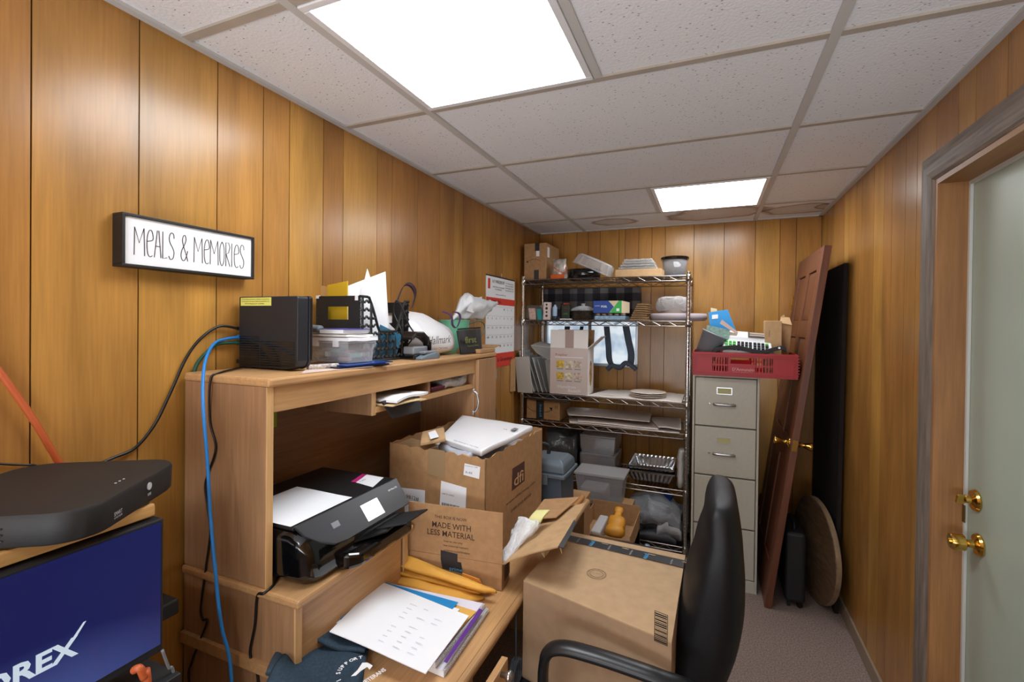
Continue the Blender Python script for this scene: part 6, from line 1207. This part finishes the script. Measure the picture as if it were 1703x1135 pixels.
MB().rings([[V((-.135, y, z0)), V((.13, y, z0)), V((.13-i_, y, z1)), V((-.13+i_, y, z1))] for y, z0, z1, i_ in ((-.06, 0, .02, 0), (.04, 0, .03, .005), (.06, 0, .05, .008), (.115, 0, .055, .012))]).xf(Mx).build('calculator_case', whC, t, bevel=.006)
MB().box(-.0, .105, .058, .108, .05, .058).xf(Mx).build('display_bezel', mat('brown_grey_window', '4a4440', .3), t, bevel=.003); MB().box(.01, .095, .064, .076, .058, .0595).box(.01, .095, .086, .100, .058, .0595).xf(Mx).build('display_window', mat('greige_window', 'a9988c', .3), t)
for x0 in (-.12, -.055, .03):
    for i in range(4 if x0 > -.1 else 3):
        for j in range(4):
            x = x0+i*.0205; y = -.05+j*.02; gcol = (x0 < -.1 and j > 0) or (x0 > 0 and i == 3 and j == 3); bcol = x0 > 0 and i > 1 and j == 0
            MB().box(x, x+.016, y, y+.014, .022+.003*j, .031+.003*j).xf(Mx).build('key', mat('green_key', '4fae4a', .5) if gcol else mat('blue_key', '2f66b5', .5) if bcol else blackM, t, bevel=.002)
t = thing('desk_phone_base', (.15, 3.03, CH+.11), 'black curved plastic tray with a small silver button across the crate top', 'tray')
pts = [at(x, y, Y=3.02) for x, y in ((1185, 584), (1200, 579), (1225, 577), (1250, 583), (1270, 585), (1285, 581), (1300, 578), (1307, 582))]
P = smoothpath(pts, 5); n = len(P)
MB().rings([[p+V((0, -.02, -.014)), p+V((0, .06, -.010)), p+V((0, .06, .004)), p+V((0, -.02, .010))] for p in P]).build('tray_body', blackM, t, bevel=.003)
MB().lathe([(0, 0), (.006, 0), (.006, .002), (0, .002)], n=12).xf(Matrix.Translation(at(1296, 579, Y=2.998)) @ Matrix.Rotation(math.pi/2, 4, 'X')).build('button', steel, t)
t = thing('cardboard_box', (.36, 3.2, CH+.01), 'narrow upright brown box at the right of the red crate', 'box')
MB().box(.298, .385, 3.1, 3.18, CH+.008, CH+.325).build('box_body', card2, t, bevel=.002); text('FRAGILE', brownink, t, (.318, 3.0994, CH+.27), (0, 0, -1), (1, 0, 0), .007, .04)
t = thing('cardboard_tube_box', (.42, 3.25, CH+.01), 'second brown box with torn open flaps leaning on the panelled door', 'box')
MB().poly([(.39, 3.19, CH+.01), (.425, 3.19, CH+.01), (.447, 3.19, CH+.30), (.392, 3.19, CH+.31)], (0, .09, 0)).build('box_body', cardM, t)
MB().poly([(.385, 3.185, CH+.315), (.447, 3.185, CH+.302), (.44, 3.23, CH+.345), (.395, 3.23, CH+.35)], (0, .002, .002)).build('torn_flap', card2, t); MB().poly([(.392, 3.23, CH+.35), (.41, 3.22, CH+.365), (.42, 3.23, CH+.34)], (0, .003, 0)).build('torn_flap', manila, t)
# ------------------------------------------------------------------ leaning panelled door
ldM = mat('mahogany_door', '6e3f29', .45, noise=(7, .3), grain='z')
ldE = mat('mahogany_edge', '5a2f22', .5, noise=(7, .25), grain='z')
TH = math.asin(.255/2.0)
t = thing('wooden_door', (.300, 2.935, .0045), 'reddish brown panelled wooden door with brass knobs leaning towards the right wall', 'door'); t.rotation_euler = (0, TH, 0)
bpy.context.view_layer.update(); MD = Matrix.Translation((.300, 2.935, .0045)) @ Matrix.Rotation(TH, 4, 'Y')
W_, H_, T_ = .755, 2.0, .035
def ld(b, n, m, bev=0, par=None, **k): b.xf(MD); return b.build(n, m, par or t, bevel=bev, **k)
st = .105; b = MB(); cols_ = [(st, W_/2-.045), (W_/2+.045, W_-st)]; rws = [(.22, .80), (.93, 1.50), (1.60, 1.88)]
b.box(0, T_, 0, st, 0, H_).box(0, T_, W_-st, W_, 0, H_).box(0, T_, W_/2-.045, W_/2+.045, 0, H_)
for z0, z1 in ((0, .22), (.80, .93), (1.50, 1.60), (1.88, H_)):
    b.box(0, T_, st, W_/2-.045, z0, z1).box(0, T_, W_/2+.045, W_-st, z0, z1)
ld(b, 'door_frame', ldM, .0025)
for y0, y1 in cols_:
    for z0, z1 in rws:
        q = MB().rings([[V((x, y0+d, z0+d)), V((x, y1-d, z0+d)), V((x, y1-d, z1-d)), V((x, y0+d, z1-d))] for x, d in ((.004, .03), (.010, .004), (.025, .004), (.031, .03))]); ld(q, 'raised_panel', ldM)
for s, nm in ((-1, 'door_knob'), (1, 'door_knob')):
    b = MB().lathe([(0, 0), (.03, 0), (.032, .003), (.026, .008), (.014, .012), (.010, .02), (.010, .034), (.014, .04), (.021, .062), (.023, .072), (.02, .076), (0, .078)], n=24)
    b.xf(Matrix.Translation((T_ if s > 0 else 0, .065, .915)) @ Matrix.Rotation(math.radians(90*s), 4, 'Y')); ld(b, nm, brass, smooth=True)
ld(MB().box(.006, T_-.006, -.002, .003, .885, .945), 'latch_plate', brass); ld(MB().box(.012, .022, -.008, .003, .908, .922), 'latch_bolt', brass)
for z in (1.68, .3): ld(MB().box(-.002, T_, W_-.001, W_+.004, z, z+.09).tube([(-.006, W_+.006, z), (-.006, W_+.006, z+.09)], .005, 8), 'hinge', brass)
# dark board added as the door's shadow; suitcase and round table top behind it
t = tag(MB().poly([(.645, 3.03, .001), (.665, 3.03, .001), (.683, 3.03, 1.90), (.663, 3.03, 1.90)], (0, .66, 0)).build('shadow_board', mat('shadow_board_brown', '1c110b', .9, noise=(8, .3), grain='z'), bevel=.002), 'dark board added as the shadow on the right wall behind the panelled door', 'board')
t = thing('suitcase', (.46, 3.15, 0), 'black suitcase standing on the carpet behind the panelled door', 'suitcase')
MB().box(.405, .505, 2.99, 3.30, .03, .42).build('suitcase_body', blackM, t, bevel=.02, segs=3); 
for y in (3.02, 3.27): MB().lathe([(0, 0), (.016, 0), (.016, .012), (0, .012)], n=12).xf(Matrix.Translation((.48, y, .016)) @ Matrix.Rotation(math.pi/2, 4, 'X')).build('wheel', blackG, t)
for y in (3.02, 3.27): MB().box(.42, .435, y-.01, y+.01, 0, .035).build('foot', blackM, t)
MB().tube(smoothpath([(.455, 3.05, .415), (.455, 3.07, .45), (.455, 3.2, .45), (.455, 3.22, .415)]), .007).build('handle', blackM, t, smooth=True)
t = thing('round_table_top', (.6, 3.18, 0), 'round wooden table top standing on its rim against the right wall', 'table top')
rt = mat('weathered_table_wood', '6a5038', .6, noise=(9, .4), grain='y'); R_t = .285
b = MB().lathe([(0, 0), (R_t-.004, 0), (R_t, .004), (R_t, .026), (R_t-.004, .03), (0, .03)], n=64)
MT = Matrix.Translation((.562, 3.15, R_t+.004)) @ Matrix.Rotation(math.radians(11), 4, 'Z') @ Matrix.Rotation(math.radians(90), 4, 'Y')
b.xf(MT); b.build('wood_disc', rt, t)
b = MB().lathe([(R_t, .003), (R_t+.0015, .004), (R_t+.0015, .026), (R_t, .027)], n=64, cap=False); b.xf(MT); b.build('rim_edging', mat('paper_rim', '8a7358', .7, noise=(14, .35)), t)
# outlet and charger
t = thing('wall_outlet', (.33, 3.72, .3), 'white power outlet with a plugged in white cord beside the cabinet foot', 'outlet')
o = at(1271, 922, Y=3.70)
MB().box(o.x-.012, o.x+.03, 3.705, 3.716, o.z-.03, o.z+.03).build('cover_plate', whiteS, t, bevel=.002); MB().box(o.x, o.x+.018, 3.68, 3.705, o.z-.01, o.z+.01).build('plug', whiteS, t)
MB().box(o.x-.014, o.x+.032, 3.716, YB, o.z-.033, o.z+.033).build('back_box', whiteS, t)
MB().tube(smoothpath([(o.x+.009, 3.69, o.z+.01), at(1277, 900, Y=3.6), at(1282, 885, Y=3.5), at(1283, 875, Y=3.45)]), .004).build('cord', mat('white_cord', 'c9c8c4', .5), t, smooth=True)
# ------------------------------------------------------------------ office chair with the big carton on it
t = thing('office_chair', (-.27, 1.52, 0), 'black high-backed office chair facing the desk, carrying a big carton on its seat', 'chair')
lea = mat('black_leatherette', '0d0f13', .5, bump=(260, .35, .0008), spec=.35)
prof = [(0.4754, -0.083, 0.0092), (0.4892, -0.1015, 0.0277), (0.5169, -0.1033, 0.0369), (0.5815, -0.0978, 0.0618), (0.6553, -0.0886, 0.0849), (0.7106, -0.0793, 0.0969), (0.766, -0.0673, 0.1024), (0.8213, -0.0535, 0.1033), (0.8582, -0.0424, 0.1015), (0.9135, -0.0277, 0.0987), (0.9504, -0.0184, 0.095), (0.9873, -0.0092, 0.0904), (1.0196, -0.0037, 0.0867), (1.0427, 0.0, 0.0821), (1.0611, 0.0055, 0.0775), (1.0722, 0.0166, 0.0664)]
rg = []
for z, xl, xr in prof:
    ring = []; hw = .212-.035*max(0, (z-.86)/.21)**2-.02*max(0, (.58-z)/.1); hw *= (.8 if z > 1.068 else .94 if z > 1.055 else 1); w = xr-xl
    for k in range(40):
        a = 2*math.pi*k/40; c, s = math.cos(a), math.sin(a); y = 1.527+hw*math.copysign(abs(s)**.6, s)
        cx = xl+w*.5+.5*w*math.copysign(abs(c)**.7, c)-.010*abs(s)**3+.004*math.sin(z*60)*(1 if c < 0 else .3); ring.append(V((cx, y, z)))
    rg.append(ring)
MB().rings(rg).build('backrest', lea, t, smooth=True, sub=1)
MB().rings([[V((x, y, z)) for x, y in ((-0.5165, 1.3006), (-0.2767, 1.2914), (-0.0553, 1.3098), (-0.0461, 1.5266), (-0.0553, 1.7341), (-0.2767, 1.7526), (-0.5165, 1.7433), (-0.535, 1.5266))] for z in (.395, .41, .46, .4735)]).build('seat', lea, t, bevel=.012)
arm = mat('arm_plastic', '16181b', .35)
def armrest(y, s):
    pts = [(-0.3321, y, 0.4247), (-0.369, y, 0.4892), (-0.3856, y, 0.5815), (-0.3874, y, 0.6553), (-0.3736, y, 0.7014), (-0.3321, y, 0.7217), (-0.2583, y, 0.7245), (-0.1845, y, 0.7217), (-0.0922, y, 0.7152), (-0.0277, y+s*0.020, 0.6922), (-0.0092, y+s*0.050, 0.6276), (-0.0184, y+s*0.080, 0.563)]
    P = smoothpath(pts, 5); b = MB(); rg = []
    for i, p in enumerate(P):
        tt = (P[min(i+1, len(P)-1)]-P[max(i-1, 0)]).normalized(); side = V((0, 1, 0)); up = tt.cross(side).normalized(); w = .022 if p.z < .68 else .026; h = .013 if p.z < .68 else .015
        rg.append([p+side*w*math.cos(a)+up*h*math.sin(a) for a in [2*math.pi*k/12 for k in range(12)]])
    b.rings(rg).build('armrest', arm, t, smooth=True)
armrest(1.164, 1)
armrest(1.785, -1)
MB().box(-.37, -.31, 1.15, 1.32, .41, .44).box(-.37, -.31, 1.73, 1.80, .41, .44).build('arm_bracket', blackM, t, bevel=.004)
MB().lathe([(.05, .06), (.05, .09), (.03, .10), (.03, .20), (.022, .20), (.022, .37), (0, .37)], (-.28, 1.52, 0), 20).build('gas_lift', blackG, t)
MB().box(-.40, -.16, 1.42, 1.62, .365, .395).build('tilt_mechanism', blackM, t, bevel=.005)
for k in range(5):
    a = 2*math.pi*k/5+.3; d = V((math.cos(a), math.sin(a), 0)); c = V((-.28, 1.52, 0)); e = c+d*.29
    leg = MB().tube([c+d*.03+V((0, 0, .085)), c+d*.15+V((0, 0, .08)), e+V((0, 0, .065))], [.024, .02, .015], 8, flat=.8).build('leg', blackP, t, smooth=True)
    b = MB().lathe([(0, -.012), (.022, -.012), (.026, -.008), (.026, .008), (.022, .012), (0, .012)], n=16); b.xf(Matrix.Translation(e+V((0, 0, .0262))) @ Matrix.Rotation(math.pi/2, 4, 'X')); b.build('caster', blackG, leg)
    MB().tube([e+V((0, 0, .04)), e+V((0, 0, .07))], .006, 6).build('caster_stem', steel, leg)
# big carton on the seat
t = thing('big_carton', (-.29, 1.52, .475), 'big brown carton with dark printed tape along its back edge, on the office chair seat', 'box')
bc = mat('cardboard_greyish', 'a08467', .85, noise=(30, .08), bump=(200, .1, .001))
fl, fr, br, bl = V((-.512, 1.336, 0)), V((-.0755, 1.222, 0)), V((-.0645, 1.702, 0)), V((-.475, 1.716, 0))
zb_, zt_ = .4745, .766
def pan(a, c, nm, z1=zt_, m=bc): 
    d = (c-a).normalized(); n_ = V((-d.y, d.x, 0)); MB().poly([zc(a, zb_), zc(c, zb_), zc(c, z1), zc(a, z1)], n_*.004).build(nm, m, t)
pan(fl, fr, 'front_panel'); pan(fr, br, 'side_panel'); pan(br, bl, 'back_panel'); pan(bl, fl, 'side_panel')
MB().poly([zc(p, zb_+.001) for p in (fl, fr, br, bl)], (0, 0, .004)).build('bottom_panel', bc, t)
fm_ = lambda a, c, k: a+(c-a)*k
lidM = mat('cardboard_lid', 'b39470', .8, noise=(30, .08), bump=(200, .1, .001))
MB().sheet(zc(fl, zt_), zc(fr, zt_), zc(fm_(fr, br, .86), zt_+.004), zc(fm_(fl, bl, .86), zt_+.004), .0035, 8, 8, lambda u, v: .003*math.sin(math.pi*v)).build('lid_flap', lidM, t)
MB().sheet(zc(fm_(fl, bl, .80), zt_+.0065), zc(fm_(fr, br, .80), zt_+.0065), zc(fm_(fr, br, .985), zt_+.0065), zc(fm_(fl, bl, .985), zt_+.0065), .003, 8, 4).build('lid_flap', lidM, t)
tq = [zc(fm_(fl, bl, .79), zt_+.0105), zc(fm_(fr, br, .79), zt_+.0105), zc(fm_(fr, br, .90), zt_+.0105), zc(fm_(fl, bl, .90), zt_+.0105)]
MB().sheet(*tq, .0008, 10, 2).build('tape', tapeM, t); rd = (tq[1]-tq[0]).normalized(); ud = (tq[3]-tq[0]).normalized()
for k in (.22, .62): text('prime', MATS['tape_blue'], t, tq[0]+rd*k*.47+ud*.035+V((0, 0, .0012)), ud*-1, rd, .018, .04, bold=.01)
for k in (.12, .36, .52, .8): text('recycle', mat('tape_white', 'b9b4aa', .6), t, tq[0]+rd*k*.47+ud*.035+V((0, 0, .0012)), ud*-1, rd, .007, .035)
b = MB()
for k in (.3, .46, .66, .9): b.sheet(tq[3]+rd*k*.45+V((0, 0, .0)), tq[3]+rd*(k*.45+.03)+V((0, 0, 0)), tq[3]+rd*(k*.45+.022)-ud*.008+V((0, 0, .003)), tq[3]+rd*(k*.45+.006)-ud*.007+V((0, 0, .003)), .001, 2, 2)
b.build('torn_paper_bits', manila, t)
ctr = at(992, 955, Z=zt_+.0105); b = MB()
for r0, r1 in ((.030, .0286), (.020, .019)):
    n = 40; rg = [[ctr+V((r0*math.cos(a), r0*math.sin(a), 0)), ctr+V((r1*math.cos(a), r1*math.sin(a), 0)), ctr+V((r1*math.cos(a), r1*math.sin(a), .0005)), ctr+V((r0*math.cos(a), r0*math.sin(a), .0005))] for a in [2*math.pi*k/n for k in range(n)]]
    b.rings(rg, loop=True)
stm = mat('stamp_ink', '77604a', .8); b.build('printed_stamp', stm, t)
for i, ch in enumerate('BOX CERTIFICATE MFG. '):
    a = math.radians(90-i*17.1)
    if ch != ' ': text(ch, stm, t, ctr+V((.0215*math.cos(a), .0215*math.sin(a), 0)), (math.sin(a), -math.cos(a), 0), (math.cos(a), math.sin(a), 0), .0055)
text('32 ECT', stm, t, ctr+V((-.013, -.003, 0)), (1, 0, 0), (0, 1, 0), .007, .026)
ff = (fr-fl).normalized(); nf = V((ff.y, -ff.x, 0)); 
def onc(px, py):
    d = (at(px, py, Y=1.0)-V((0, 0, EYE))); k_ = (zc(fl, 0)-V((0, 0, EYE))).dot(nf)/d.dot(nf); return V((0, 0, EYE))+d*k_+nf*.0004
a0, a1 = onc(1088, 1066), onc(1111, 1024); b = MB(); w, h = (a1-a0).dot(ff), a1.z-a0.z
for q in ((0, w, 0, .0015), (0, w, h-.0015, h), (0, .0015, 0, h), (w-.0015, w, 0, h)): b.poly([a0+ff*q[0]+fu*q[2], a0+ff*q[1]+fu*q[2], a0+ff*q[1]+fu*q[3], a0+ff*q[0]+fu*q[3]], nf*.0003)
b.build('barcode_frame', inkM, t); barcode(t, a0+fu*.003+ff*(w-.002), fu, -ff, h-.006, w-.004, inkM, 18)
# cable coil hanging under the desk edge
b = MB(); cc = at(853, 1125, X=-.62)
for k in range(4): b.tube([cc+V((.006*k, .035*math.cos(a)*(1+.1*k), .06*math.sin(a))) for a in [2*math.pi*q/20 for q in range(21)]], .0035, 6)
b.tube([cc+V((.01, 0, .06)), V((cc.x+.01, cc.y, DT-.03))], .003, 6)
tag(b.build('cable_coil', mat('blue_grey_cable', '6f7883', .5), smooth=True), 'coiled grey cable hanging below the desk edge beside the carton', 'cable')
